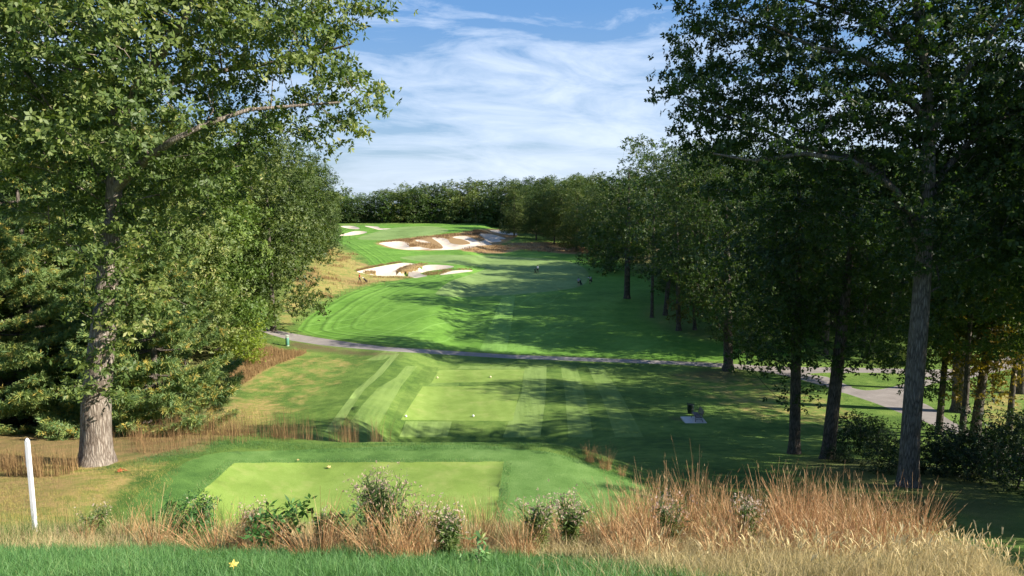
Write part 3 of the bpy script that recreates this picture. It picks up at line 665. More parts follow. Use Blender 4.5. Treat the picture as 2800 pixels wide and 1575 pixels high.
# ---- right-hand trees standing in the shade, each with its own trunk
def trunkline(B,D,pts): return TP(B,D,pts)
def rtree(px,py,w,topx,topy,ells,seed,mat='oak_dark',label='',**k):
    b=root(px,py); D=b[1]; B=tuple(b)
    tr=TP(B,D,[(px,py+12,w*1.05),(px+(topx-px)*.12,py+(topy-py)*.12,w),(px+(topx-px)*.45,py+(topy-py)*.45,w*.85),(px+(topx-px)*.75,py+(topy-py)*.75,w*.6),(topx,topy,w*.3)])
    es=[E(B,D+(q[5] if len(q)>5 else 0),*q[:5]) for q in ells]
    kk=dict(spacing=.75,nper=8,spread=.40,ll=.24,lw=.13,tuft=5,thr=.28,maxn=2600,nscale=.4); kk.update(k)
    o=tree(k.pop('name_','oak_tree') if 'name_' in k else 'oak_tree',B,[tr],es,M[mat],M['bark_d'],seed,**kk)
    return tag(o,label,'tree')
E_DONE=1
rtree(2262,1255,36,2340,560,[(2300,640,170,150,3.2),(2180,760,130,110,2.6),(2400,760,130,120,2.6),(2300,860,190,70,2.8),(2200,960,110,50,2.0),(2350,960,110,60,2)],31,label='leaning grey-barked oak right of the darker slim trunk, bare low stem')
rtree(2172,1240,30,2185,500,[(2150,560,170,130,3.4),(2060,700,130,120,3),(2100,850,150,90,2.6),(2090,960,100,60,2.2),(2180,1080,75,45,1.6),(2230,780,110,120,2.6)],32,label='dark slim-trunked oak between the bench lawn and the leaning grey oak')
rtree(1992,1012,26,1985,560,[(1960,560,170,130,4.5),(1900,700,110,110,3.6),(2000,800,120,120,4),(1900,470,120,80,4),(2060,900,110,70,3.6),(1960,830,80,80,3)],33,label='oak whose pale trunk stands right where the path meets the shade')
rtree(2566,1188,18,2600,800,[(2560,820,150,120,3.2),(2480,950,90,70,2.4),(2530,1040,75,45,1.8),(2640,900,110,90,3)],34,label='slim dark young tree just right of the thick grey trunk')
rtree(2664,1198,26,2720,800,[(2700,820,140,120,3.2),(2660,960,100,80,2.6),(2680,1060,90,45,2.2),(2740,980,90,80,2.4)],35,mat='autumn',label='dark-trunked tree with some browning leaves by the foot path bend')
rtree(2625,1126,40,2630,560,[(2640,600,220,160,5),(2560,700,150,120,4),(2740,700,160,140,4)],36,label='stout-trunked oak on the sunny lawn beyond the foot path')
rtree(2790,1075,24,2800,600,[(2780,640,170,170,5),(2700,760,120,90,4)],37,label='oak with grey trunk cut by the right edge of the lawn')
rtree(1900,902,9,1895,800,[(1895,835,70,45,3),(1860,860,30,25,2),(1930,850,35,30,2)],38,mat='autumn',label='small yellowing tree under the dark oaks beside the shaded fairway edge',spacing=1.2,ll=.35,lw=.2,maxn=300)
rtree(1856,904,13,1850,560,[(1840,620,120,110,6),(1800,720,80,70,5),(1890,720,80,70,5)],39,label='oak left of the small yellowing tree with thin pale trunk',spacing=1.3,ll=.34,lw=.17,maxn=900)
rtree(1714,816,16,1720,470,[(1720,540,95,80,7),(1690,640,85,80,7),(1740,620,80,90,6),(1660,700,55,55,5),(1740,400,40,38,4),(1750,450,60,50,5)],40,label='foremost oak at the fairway edge with short pale trunk and low crown',spacing=1.5,ll=.42,lw=.22,maxn=900)
rtree(1782,868,9,1790,500,[(1790,520,90,90,6),(1760,640,70,80,5),(1830,600,80,90,5)],41,label='oak with very thin dark trunk second from the foremost fairway oak',spacing=1.4,ll=.4,lw=.2,maxn=800)
rtree(1818,862,12,1860,470,[(1850,480,110,90,6),(1900,600,90,90,6)],42,label='oak with dark forked base between the thin trunk and the pale trunk',spacing=1.4,ll=.4,lw=.2,maxn=800)
# ---- generic trees, shared by the woods
gens=[]
gm=[('oak','bark_d'),('oak_grey','bark_d'),('olive','bark_d'),('oak_dark','bark_d'),('oak','bark_d')]
for i,(m_,b_) in enumerate(gm):
    h=[20,22,19,23,17][i]; rr=[5.6,6.0,5.2,6.4,5.6][i]
    gens.append(btree('broadleaf_tree',HID,100+i,h,rr,[1.4,2.0,1.0,3.0,1.2][i],M[m_],M[b_],r=.3,spacing=1.1,nper=19,spread=.46,ll=.27,lw=.15,tuft=5,thr=.29,maxn=1500,lobes=14,minr=.02,nscale=.3))
talls=[btree('broadleaf_tree',HID,150+i,22,6.2,8.5,M['oak_dark'],M['bark_d'],r=.3,spacing=1.15,nper=16,spread=.46,ll=.28,lw=.16,tuft=5,thr=.30,maxn=1100,lobes=12,minr=.02,nscale=.3) for i in range(2)]
fars=[]
for i in range(5):
    h=[17,18,16,19,15][i]; rr=[5.6,6.2,6.6,5.6,5.2][i]
    fars.append(btree('distant_tree',HID,200+i,h,rr,[.8,1.2,.6,1.5,.6][i],M[['oak_grey','oak','oak_dark','oak','olive'][i]],M['bark_d'],r=.26,spacing=1.75,nper=10,spread=.8,ll=.62,lw=.36,tuft=4,thr=.24,maxn=700,lobes=14,minr=.03,nscale=.25))
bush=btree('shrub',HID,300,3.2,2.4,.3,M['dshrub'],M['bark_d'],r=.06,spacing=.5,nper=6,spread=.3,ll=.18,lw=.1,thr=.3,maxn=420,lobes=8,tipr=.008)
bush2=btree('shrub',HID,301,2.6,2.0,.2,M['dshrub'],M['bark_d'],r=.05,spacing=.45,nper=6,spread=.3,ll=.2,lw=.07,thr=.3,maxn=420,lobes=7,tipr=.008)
yb=btree('shrub',HID,302,6.5,3.6,.3,M['yellow'],M['bark_d'],r=.09,spacing=.8,nper=9,spread=.4,ll=.26,lw=.15,thr=.3,maxn=500,lobes=9)
used=set()
def put(src,x,y,rz,s,label,cat,group=None,dz=-.15):
    p=(float(x),float(y),float(H(x,y))+dz)
    if id(src) not in used:
        used.add(id(src)); src.location=p; src.rotation_euler=(0,0,rz); src.scale=(s,)*3 if not hasattr(s,'__len__') else s; o=src
    else: o=copy_tree(src,p,rz,s)
    o['label']=label; o['category']=cat
    if group: o['group']=group
    elif 'group' in o: del o['group']
    return o
# individual mid-distance trees on the left edge, by silhouette: (px,py base, height m, radius factor, source, label)
LT=[(590,960,23.5,1.1,2,'broad olive tree whose crown fills the space right of the tall left oak'),
    (500,1000,22,1.1,1,'tree wedged between the tall left oak and the broad olive tree'),
    (748,905,25.5,.98,0,'tall tree with overhanging top at the sunny edge by the green bin'),
    (680,905,16,.9,2,'lower rounded tree leaning to the path end above the green bin'),
    (700,800,23,1.2,1,'tree behind the overhanging tall tree at the path end'),
    (800,740,24,1.25,4,'rounded tree above the dry grass left of the lower bunker'),
    (760,690,23,1.2,0,'tree behind the rounded tree left of the lower bunker'),
    (868,694,21,1.15,1,'tree standing out at the corner left of the three small bunkers'),
    (830,670,22,1.2,2,'tree just behind the corner tree at the end of the left wood'),
    (905,650,15,1.0,0,'last tree of the left wood next to the small white bunkers'),
    (880,640,19,1.2,3,'second last tree of the left wood near the small bunkers')]
for i,(px,py,h,rf,gi,lab) in enumerate(LT):
    g=G(px,py); src=gens[gi]; h0=[20,22,19,23,17][gi]; put(src,g[0],g[1],i*1.7,(h/h0*rf*.95,h/h0*rf*.95,h/h0),lab,'tree')
# trees of the woods
def woods(n,region,edge,src,hs,spacing,group,labels,seed,hfun=None):
    rg=np.random.default_rng(seed); pts=[];k=0
    x0,x1,y0,y1=region
    while k<n*60 and len(pts)<n:
        k+=1; x=rg.uniform(x0,x1); y=rg.uniform(y0,y1)
        if not edge(x,y): continue
        if all((x-a)**2+(y-b)**2>spacing**2 for a,b in pts): pts.append((x,y))
    for i,(x,y) in enumerate(pts):
        gi=int(rg.integers(len(src))); h=rg.uniform(*hs)*(hfun(x,y) if hfun else 1); s=h/20.; f=rg.uniform(1.15,1.5) if src is fars else rg.uniform(.92,1.2)
        put(src[gi],x,y,rg.uniform(0,6.28),(s*f,s*f,s),labels,'tree',group)
    print(group,len(pts))
lx=lambda y:-np.interp(y,[30,60,75,100,150,200,285,330],[19,30,34,37,53,61,74,100])
woods(34,(-78,-20,34,125),lambda x,y: lx(y)-26<x<lx(y)-2,gens,(19,24),6.2,'trees of the near left wood','leafy tree deep in the dense wood behind the left-hand edge trees',51)
woods(26,(-110,-55,125,290),lambda x,y: lx(y)-24<x<lx(y)-2,gens,(18,22),8,'trees of the far left wood','tree in the far part of the left wood, mostly hidden by its neighbours',52)
rx=lambda y:np.interp(y,[44,60,110,135,155,205,245,290,320],[30,34,32,27,30,24,14,-4,-8])
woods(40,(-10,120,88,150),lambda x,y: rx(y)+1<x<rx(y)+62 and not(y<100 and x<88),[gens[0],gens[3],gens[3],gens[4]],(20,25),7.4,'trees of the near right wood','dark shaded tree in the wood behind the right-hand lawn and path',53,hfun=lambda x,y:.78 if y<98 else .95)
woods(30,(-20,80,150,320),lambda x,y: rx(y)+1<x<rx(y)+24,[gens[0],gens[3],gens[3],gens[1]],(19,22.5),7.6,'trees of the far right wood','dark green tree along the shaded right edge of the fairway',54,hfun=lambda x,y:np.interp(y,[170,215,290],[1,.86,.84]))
def faredge(x): return np.interp(x,[-120,-80,-20,10],[318,318,310,292])
woods(52,(-130,24,290,350),lambda x,y: faredge(x)<y<faredge(x)+10,fars,(12.6,19.5),5.6,'front trees of the far tree line','rounded oak in the front row of the far tree line beyond the upper fairway',55,hfun=lambda x,y:np.interp(x,[-90,-55,-40,-25,20],[.80,.86,1.06,.92,1.1]))
woods(40,(-140,50,300,380),lambda x,y: faredge(x)+11<y<faredge(x)+26,fars,(17.5,21),6.5,'rear trees of the far tree line','taller oak top showing behind the front row of the far tree line',56,hfun=lambda x,y:np.interp(x,[-90,-55,-40,-25,20],[.78,.83,1.0,.95,1.12]))
rq=np.random.default_rng(77)
for i,(x,y) in enumerate([(36,84),(43,88),(50,82),(34,94),(41,97),(49,94),(57,90),(65,86),(56,98),(66,97),(74,92),(60,80),(30,89)]):
    put(talls[i%2],x+rq.uniform(-1,1),y+rq.uniform(-1,1),rq.uniform(0,6.28),rq.uniform(.9,1.02),'high-crowned dark oak standing on the lawn beyond the foot path','tree','high-crowned oaks beyond the foot path')
# silhouettes against the sky on the right
for i,(px,py,h,gi,lab) in enumerate([(1500,672,17.5,3,'tall oak where the far tree line steps up towards the right'),(1450,660,16.5,3,'rounded oak at the left foot of the step in the far tree line'),(1560,690,19,0,'dark oak beside the rusty bank at the fairway end'),(1610,705,20,3,'oak overhanging the right corner of the fairway'),(1650,745,22,4,'oak with low dark crown touching the shaded fairway edge'),(1390,648,16.5,0,'oak above the rusty bank near the small upper bunker')]):
    g=G(px,py); h0=[20,22,19,23,17][gi]; put(gens[gi],g[0]+2,g[1]+3,i*2.1+.5,(h/h0*1.15,h/h0*1.15,h/h0),lab,'tree')
# trees just right of the frame whose shade falls on the lower lawn
for i,(x,y,h) in enumerate([(27,36,24),(25.5,28.5,22),(33,44,21),(37,53,17),(31,49,16.5)]+[(26,24,11.5),(25,19,10.5),(24,14,9.5),(31,20,14),(28,10,10),(34,34,21),(36,27,19),(40,40,22)]):
    put(talls[i%2] if i<5 or i>9 else gens[[3,0,3,1,3][i%5]],x,y,i*1.3,(h/21*1.0,h/21*1.0,h/21),['tall dark tree at the right edge behind the thick grey trunk','tree leaning into the top right corner of the view','dark tree behind the shrubs right of the foot path','dark tree above the bend of the foot path','dark tree crown between the grey trunk and the right edge','low tree beside the lawn past the right edge, farthest from the stake','low tree beside the lawn, second in the row past the right edge','low tree beside the lawn, third in the row past the right edge','taller tree behind the low row past the right edge','low tree at the near end of the row past the right edge','tall tree two rows past the right edge, level with the thick trunk','tall tree two rows past the right edge, nearer than the thick trunk','tall tree farthest out past the right edge'][i],'tree')
# yellow-green bush above the rusty grass, shrubs under the right oak
g=G(668,990); put(yb,g[0],g[1],0,(.72,.72,.66),'bright yellow-green bush above the rusty grass bank','bush')
SH=[(2350,1235,.9,'dark shrub left of the thick grey trunk, nearest the leaning oak'),(2430,1290,.95,'dark shrub just left of the thick grey trunk'),(2560,1290,1.0,'dark shrub just right of the thick grey trunk'),(2640,1310,1.1,'dark shrub second right of the thick grey trunk'),(2730,1300,1.2,'dark shrub before the foot path at the right'),(2790,1340,1.15,'dark shrub cut by the right edge, nearest the lawn'),(2400,1215,.7,'low dark shrub behind the others left of the thick trunk'),(2690,1240,.8,'ragged shrub beside the dark-trunked browning tree'),(2790,1230,1.0,'ragged shrub at the right edge below the sunny lawn'),(2290,1262,.5,'small dark shrub at the foot of the leaning oak')]
for i,(px,py,s,lab) in enumerate(SH):
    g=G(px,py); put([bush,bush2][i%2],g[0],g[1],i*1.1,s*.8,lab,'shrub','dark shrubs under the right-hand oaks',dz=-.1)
# ------------------------------------------------------------------ white pines at left
def pine(name,base,h,R_,seed,label,z0=.25,full=1.0):
    rg=np.random.default_rng(seed); t=empty(name,base); mb=MB()
    mb.tube([(0,0,-.3),(0,0,h*.3),(.1,0,h*.6),(0,.05,h)],[.2*h/9,.15*h/9,.09*h/9,.015],8)
    C=[];AX=[];z=z0
    while z<h-.3:
        nb=int(rg.integers(5,8)); f=1-(z/h); Rz=R_*(.25+.95*f**.8)*rg.uniform(.85,1.12)
        for b_ in range(nb):
            a=rg.uniform(0,6.28); l=Rz*rg.uniform(.75,1.1); d=np.array([math.cos(a),math.sin(a)])
            pts=[];m=8
            for k in range(m+1):
                s=k/m; zz=z+l*(.06*s+.16*s*s)-.10*l*math.sin(s*math.pi)*.6; pts.append((d[0]*l*s,d[1]*l*s,zz))
            mb.tube(pts,np.linspace(.035*h/9+.008,.006,m+1),4,cap=False)
            # side sprays towards the tip
            nt_=int(l*32*full)
            for q in range(nt_):
                s=rg.uniform(.18,1)**.75; c=np.array([d[0]*l*s,d[1]*l*s,z+l*(.06*s+.16*s*s)-.06*l*math.sin(s*math.pi)])
                wdt=.36*l*math.sin(min(1,(1.12-s)*1.6)*math.pi/2)*.62; off=rg.uniform(-1,1)*wdt
                c+=np.array([-d[1],d[0],0])*off+d.tolist()[0]*0; c[2]+=rg.normal(.04,.07)
                C.append(c); ax=np.array([d[0]-d[1]*off*1.2/max(wdt,.1)*.8,d[1]+d[0]*off*1.2/max(wdt,.1)*.8,.45]); AX.append(ax/np.linalg.norm(ax))
        z+=rg.uniform(.42,.62)*h/9
    C=np.array(C);AX=np.array(AX); n=len(C); K=18
    I=np.repeat(np.arange(n),K); dr=AX[I]*.75+rg.normal(0,.62,(n*K,3)); dr/=np.linalg.norm(dr,axis=1)[:,None]
    st=C[I]+AX[I]*rg.uniform(-.12,.14,(n*K,1)); l=.19*rg.uniform(.7,1.3,(n*K,1)); sd=np.cross(dr,rg.normal(0,1,dr.shape)); sd/=np.linalg.norm(sd,axis=1)[:,None]; w_=.019
    tip=st+dr*l; tip[:,2]-=.02
    V=np.stack([st-sd*w_*.6,st+sd*w_*.6,tip+sd*w_*.5,tip-sd*w_*.5],1).reshape(-1,3); F=np.arange(len(V)).reshape(-1,4)
    rn=np.clip(rg.beta(2,3,n)[I]*.75+rg.random(n*K)*.25+((rg.random(n)<.12)*.5)[I],0,1)
    mb.build('trunk',M['bark_d'],t,True); mesh_np('crown',V,F,M['needle'],t,rnd=np.repeat(rn,4)); print('pine',n,len(F)); return tag(t,label,'pine tree')
for (px,py,D,h,R_,sd,lab) in [(440,1225,32.5,9.0,3.7,61,'blue-green pine right behind the sunlit oak trunk'),(110,1210,35,14.5,6.0,62,'feathery pine left of the oak trunk with layered boughs'),(300,1150,38.5,11,4.8,63,'pine behind the oak trunk between its two neighbours'),(-110,1230,36,14.5,5.4,64,'tall pine at the left edge of the view'),(20,1225,32.5,9.6,5.0,65,'low spreading pine beyond the white stake')]:
    x=(px-1400)/FPX*(D+1.5); pine('pine_tree',(x,D,float(H(x,D))-.1),h,R_,sd,lab)
print('trees',time.time()-T0)
# ------------------------------------------------------------------ grasses
def blades(Pt,h,w,rg,lean=.25,segs=3,wind=(0,0),taper=1.0,rn=None,dirs=None):
    n=len(Pt); h=np.broadcast_to(h,(n,)); w=np.broadcast_to(w,(n,)); a=rg.uniform(0,6.28,n)
    L_=np.abs(rg.normal(0,lean,n)); dx=np.cos(a)*L_+wind[0]; dy=np.sin(a)*L_+wind[1]
    if dirs is not None: dx=dx+dirs[:,0]; dy=dy+dirs[:,1]
    f=rg.uniform(0,6.28,n); sx=np.cos(f);sy=np.sin(f); V=[]
    for k in range(segs+1):
        s=k/segs; ww=w*(1-s*taper*.92)*.5; cx=Pt[:,0]+dx*h*s**1.6; cy=Pt[:,1]+dy*h*s**1.6; cz=Pt[:,2]+h*s*(1-.12*s*np.minimum(1,(dx**2+dy**2)*3))
        V.append(np.stack([cx-sx*ww,cy-sy*ww,cz],1)); V.append(np.stack([cx+sx*ww,cy+sy*ww,cz],1))
    V=np.stack(V,1).reshape(-1,3); b=np.arange(n)*2*(segs+1); F=[]
    for k in range(segs): F.append(np.stack([b+2*k,b+2*k+1,b+2*k+3,b+2*k+2],1))
    if rn is None: rn=rg.beta(2,2,n)
    return V,np.concatenate(F),np.repeat(rn,2*(segs+1))
def scatter(poly,n,rg,dens=None):
    x0,y0=poly.min(0);x1,y1=poly.max(0); out=[];k=0
    while k<n:
        q=rg.uniform((x0,y0),(x1,y1),(n*2,2)); q=q[inside(q[:,0],q[:,1],poly)]
        if dens is not None: q=q[rg.random(len(q))<dens(q[:,0],q[:,1])]
        out.append(q); k+=len(q)
        if len(out)>60: break
    q=np.concatenate(out)[:n]; return np.stack([q[:,0],q[:,1],H(q[:,0],q[:,1])-.01],1)
def nz(x,y,s,seed=0):
    return np.array([mnoise.noise(Vector((a*s,b*s,seed*3.7))) for a,b in zip(x,y)])*.5+.5
def stuff(name,parts,mat,label,cat):
    n=0;V=[];F=[];Rn=[]
    for v,f,r in parts: V.append(v);F.append(f+n);Rn.append(r);n+=len(v)
    o=mesh_np(name,np.concatenate(V),[np.concatenate(F)],mat,rnd=np.concatenate(Rn)); return tag(o,label,cat,kind='stuff')
rg=np.random.default_rng(5)
# green sward at our feet
box=lambda x0,x1,y0,y1: np.array([(x0,y0),(x1,y0),(x1,y1),(x0,y1)],float)
frontg=np.array([(-7,4.6),(1.6,4.6),(1.1,5.6),(.2,6.5),(-.8,7.0),(-2.0,7.3),(-2.7,7.0),(-3.5,7.6),(-4.4,7.2),(-5,7.7),(-7.5,7.8)])
p=scatter(frontg,60000,rg,lambda x,y:np.clip(1.35-(y-6.8)*.7,.12,1)); c=nz(p[:,0],p[:,1],1.6)
g1=blades(p,rg.uniform(.06,.16,len(p))*(.35+1.0*c),rg.uniform(.004,.008,len(p)),rg,lean=.75,rn=np.clip(rg.beta(2,2,len(p))*.7+c*.45-.02,0,1))
stuff('green_grass',[g1],M['grass'],'lush green grass along the bottom of the view','grass')
# pale matted straw behind it
st=box(-8.6,5.2,6.9,11.4)
p=scatter(st,95000,rg,lambda x,y:np.clip(.35+1.3*(nz(x,y,.9,2)-.35),.15,1)*np.where(x<-1,np.clip((y-7.1)*1.5,.05,1),1)); c=nz(p[:,0],p[:,1],1.1,4)
p_=scatter(box(.1,5.2,4.6,7.4),9000,rg,lambda x,y:np.clip((x-.1)*.8,.1,1)); p=np.concatenate([p,p_]); c=nz(p[:,0],p[:,1],1.1,4)
a1=blades(p,rg.uniform(.06,.19,len(p)),rg.uniform(.003,.007,len(p)),rg,lean=.9,rn=np.clip(rg.beta(2,1.7,len(p))*.75+c*.3,0,1))
stuff('straw_grass',[a1],M['straw'],'pale matted dry grass at the foot of the reddish clumps','dry grass')
p=scatter(box(-7.6,5.2,7.6,12.4),14000,rg,lambda x,y:np.clip(nz(x,y,.8,9)*2-.7,0.02,1))
a2=blades(p,rg.uniform(.08,.24,len(p)),rg.uniform(.004,.008,len(p)),rg,lean=.5,rn=rg.beta(2,2,len(p)))
p=scatter(box(-7.0,5.0,7.9,10.4),2600,rg,lambda x,y:np.clip(nz(x,y,.8,9)*2-.6,0.05,1)); a3=blades(p,rg.uniform(.25,.62,len(p)),rg.uniform(.004,.007,len(p)),rg,lean=.25,rn=rg.beta(2,2,len(p)),segs=4)
stuff('weedy_grass',[a2,a3],M['fleaf'],'grey-green weedy grass growing through the straw','weeds')
# foxtails, lower right
fx=np.array([(1.3,4.7),(2.8,4.7),(3.3,5.6),(3.8,6.6),(4.0,7.2),(3.2,6.5),(2.2,6.2),(1.5,5.9)])
fd=lambda x,y:np.clip((nz(x,y,1.1,12)-.40)*5,.04,1)
p=scatter(box(1.0,4.9,4.7,8.2),11000,rg,fd); b1=blades(p,rg.uniform(.06,.19,len(p)),rg.uniform(.004,.008,len(p)),rg,lean=.5,wind=(.12,-.05))
p=scatter(box(.9,5.0,4.7,8.4),1000,rg,lambda x,y:fd(x,y)*np.clip((x-.6)/2,0.1,1)); hh=rg.uniform(.16,.34,len(p)); dirs=rg.normal(0,.22,(len(p),2)); b2=blades(p,hh,.0035,rg,lean=0,dirs=dirs,taper=.2)
tip=p+np.stack([dirs[:,0]*hh,dirs[:,1]*hh,hh*.97],1); hd=[]
for k in range(2): hd.append(blades(tip-np.array([0,0,.02]),rg.uniform(.04,.075,len(p)),.011,rg,lean=.3,dirs=dirs*1.5,taper=.6,rn=rg.uniform(.6,1,len(p))))
stuff('foxtail_grass',[b1,b2]+hd,M['fox'],'golden foxtail grass in the lower right corner','foxtail grass')
# parched slope round the white stake
sl_=np.array([(-11.5,10.2),(-3.5,10.2),(-5.0,12.5),(-8.0,16),(-10.3,20),(-11.3,24.5),(-18.5,26),(-20,18),(-15,12)])
p=scatter(sl_,60000,rg,lambda x,y:np.clip((30-y)/16,.3,1)); c=nz(p[:,0],p[:,1],.5,3)
d1=blades(p,rg.uniform(.04,.12,len(p))*(.6+.8*c),rg.uniform(.005,.010,len(p)),rg,lean=.8,segs=2,rn=np.clip(c*.8+rg.beta(2,2,len(p))*.4-.1,0,1))
stuff('parched_grass',[d1],M['dryg'],'yellowing short grass on the slope round the white stake','dry grass')
def tall(name,polys,n,h,w,mat,label,lean=.18,cl=1.2,segs=3,clt=.45,wind=(0,0)):
    ps=[]
    for q in polys:
        k=int(n*abs(np.ptp(q[:,0])*np.ptp(q[:,1]))/sum(abs(np.ptp(t[:,0])*np.ptp(t[:,1])) for t in polys))+10
        ps.append(scatter(q,k,rg,lambda x,y:np.clip((nz(x,y,cl,6)-clt)*6,0.03,1)))
    p=np.concatenate(ps); v=blades(p,rg.uniform(h[0],h[1],len(p)),rg.uniform(w[0],w[1],len(p)),rg,lean=lean,segs=segs,wind=wind)
    return stuff(name,[v],M[mat],label,'tall grass')
tall('tall_grass',[W([(-80,1300),(-80,1275),(200,1275),(230,1290),(120,1310)],False)],1300,(.45,.95),(.008,.014),'rusty','rusty tall grass standing left of the sunlit oak trunk',cl=2)
tall('bank_top_grass',[np.array([(-15.5,26.5),(-12.8,25.6),(-11.2,27.8),(-9.5,28.9),(-9.0,30.5),(-12,31.5),(-16,31)])],1500,(.3,.9),(.007,.012),'rusty','rusty grass between the oak trunk and the tee mound under the pine',cl=1.6,clt=.45)
# reeds on the back bank of the tee mound
bk=np.array([(-15.5,29.4),(-13,29.6),(-9.5,29.9),(-5.2,30.4),(-5.2,31.4),(-9,32.2),(-15,32.2)])
tall('reedy_grass',[bk],1300,(.7,1.55),(.006,.012),'rusty','thin brown stalks standing behind the sunlit tee mound',lean=.22,cl=1.5,clt=.52)
# rusty bank and bunker rims
tall('bank_grass',[W([(590,1060),(640,985),(720,950),(780,960),(840,965),(730,1010),(650,1060)],True,4)],9000,(.25,.6),(.02,.035),'rusty','rusty fine grass on the bank below the yellow-green bush',lean=.25,cl=.5,clt=.2,segs=2)
tall('bank_foot_grass',[W([(540,1195),(600,1120),(720,1120),(740,1160),(700,1185)],False)],1400,(.12,.35),(.015,.03),'dryg','dry grass at the foot of the left bank above the tee mound',lean=.25,cl=.5,clt=.3,segs=2)
rim=[W(z5([(600,345),(900,300),(1300,255),(1700,215),(1900,180),(2050,230),(1900,240),(1700,262),(1500,300),(1300,280),(1100,308),(1030,355),(1150,395),(1030,400),(960,335),(850,326),(700,340)]),False),
     W(z5([(1030,360),(1115,330),(1300,350),(1440,410),(1440,425),(1210,408),(1150,396),(1040,398)]),False),
     W(z5([(1680,230),(1900,200),(1995,300),(1925,330),(1840,290)]),False),W(z5([(1650,432),(1900,388),(2200,375),(2300,420),(2250,470),(1900,470)]),False),
     W([(1330,676),(1420,662),(1560,666),(1620,690),(1500,690),(1400,684)],False)]
tall('rough_fescue',rim,8000,(.25,.7),(.06,.12),'rusty','brown fescue round the rims of the upper bunkers and along the shaded bank',lean=.35,cl=.35,clt=.35,segs=2)
rim2=[W(ISL[0],True,4),W(ISL[1],True,4),W(z5([(355,712),(480,680),(700,636),(880,606),(960,598),(1080,606),(1060,598),(870,598),(690,625),(470,670),(340,700)]),False),
      W(z5([(1180,745),(1260,722),(1450,690),(1800,680),(1840,700),(1600,698),(1420,755),(1255,770)]),False),W(z5([(500,765),(700,778),(1050,785),(1050,800),(700,800),(500,790)]),False)]
tall('bunker_fescue',rim2,4200,(.2,.5),(.04,.08),'rusty','brown fescue on the islands and rims of the lower bunker',lean=.35,cl=.4,clt=.3,segs=2)
tall('dry_meadow_grass',[W([(800,850),(800,740),(850,735),(980,770),(1100,770),(1000,790),(900,820)],False),W([(830,700),(900,680),(1000,700),(960,740),(860,750)],False)],3600,(.2,.75),(.04,.07),'rusty','scattered reddish tufts in the dry meadow left of the lower bunker',lean=.3,cl=.28,clt=.56,segs=2)
tall('far_meadow_grass',[W([(2380,1000),(2380,975),(2480,965),(2520,1000),(2470,1005)],False)],1500,(.5,1.2),(.03,.06),'fleaf','pale tall grass beyond the foot path at right',lean=.3,cl=.4,clt=.2,segs=2)
# a soft ragged edge of grass over the crest and in the rough
ra=np.array([(-13.5,24.5),(-11.5,28.6),(-6,29.8),(0,30.0),(4,29.2),(7,26),(8,22),(6.5,21),(5,26),(0,28.6),(-6,28.3),(-10.5,27.4),(-12.5,23.5)])
p=scatter(ra,26000,rg); stuff('crest_grass',[blades(p,rg.uniform(.04,.11,len(p)),rg.uniform(.006,.012,len(p)),rg,lean=.5,segs=2,rn=rg.beta(2,2,len(p)))],M['grass'],'longer green grass fringing the crest of the tee mound','grass')
print('grass',time.time()-T0)
# longer collar grass standing round the cut edge of the near tee
q=[];n_=len(tee1W)
for i in range(n_):
    a_,b_=tee1W[i],tee1W[(i+1)%n_]
    if a_[1]<17.5 and b_[1]<17.5: continue
    k=int(np.hypot(*(b_-a_))*230); t_=rg.random(k)[:,None]; e_=(b_-a_)/np.hypot(*(b_-a_)); nn_=np.array([e_[1],-e_[0]]); c_=tee1W.mean(0); nn_*=np.sign(np.dot((a_+b_)/2-c_,nn_)); q.append(a_+(b_-a_)*t_+nn_*rg.uniform(-.03,.30,(k,1)))
q=np.concatenate(q); p=np.stack([q[:,0],q[:,1],H(q[:,0],q[:,1])-.01],1)
stuff('collar_grass',[blades(p,rg.uniform(.04,.085,len(p)),rg.uniform(.006,.011,len(p)),rg,lean=.5,segs=2)],M['grass'],'collar of longer grass round the cut edge of the near tee','grass')
# ---- bluestem clumps: every clump is a thing
def bluestem(seed,n,h,Rr,spread):
    rg=np.random.default_rng(seed); a=rg.uniform(0,6.28,n); r=Rr*np.sqrt(rg.random(n)); p=np.stack([r*np.cos(a),r*np.sin(a),np.full(n,-.03)],1)
    dirs=np.stack([np.cos(a)*r/Rr,np.sin(a)*r/Rr],1)*spread+rg.normal(0,.07,(n,2)); hh=h*np.clip(.45+.75*rg.beta(1.3,3.2,n)+(rg.random(n)<.05)*.25,.3,1.2)
    parts=[blades(p,hh,rg.uniform(.004,.008,n),rg,lean=.05,segs=4,dirs=dirs,taper=.7,rn=rg.beta(2,2.2,n)*.8)]
    m=n//2; i=rg.integers(0,n,m*3); s=rg.uniform(.55,.98,m*3); q=p[i]+np.stack([dirs[i,0]*hh[i]*s**1.6,dirs[i,1]*hh[i]*s**1.6,hh[i]*s],1)
    parts.append(blades(q,rg.uniform(.03,.08,m*3),.005,rg,lean=.35,segs=1,dirs=dirs[i],rn=rg.uniform(.3,1,m*3)))
    m=int(n*1.2); a=rg.uniform(0,6.28,m); r=Rr*1.3*np.sqrt(rg.random(m)); q=np.stack([r*np.cos(a),r*np.sin(a),np.full(m,-.03)],1)
    parts.append(blades(q,rg.uniform(.12,.4,m)*h,.006,rg,lean=.6,segs=3,rn=rg.uniform(.5,1,m)))
    nn=0;V=[];F=[];Rn=[]
    for v,f,r_ in parts: V.append(v);F.append(f+nn);Rn.append(r_);nn+=len(v)
    return mesh_np('bluestem_clump',np.concatenate(V),[np.concatenate(F)],M['blue'],rnd=np.concatenate(Rn),link=False).data
BS=[bluestem(400+i,[100,120,80,130][i],[1.0,1.05,.95,1.0][i],[.16,.2,.12,.22][i],[.30,.34,.26,.42][i]) for i in range(4)]
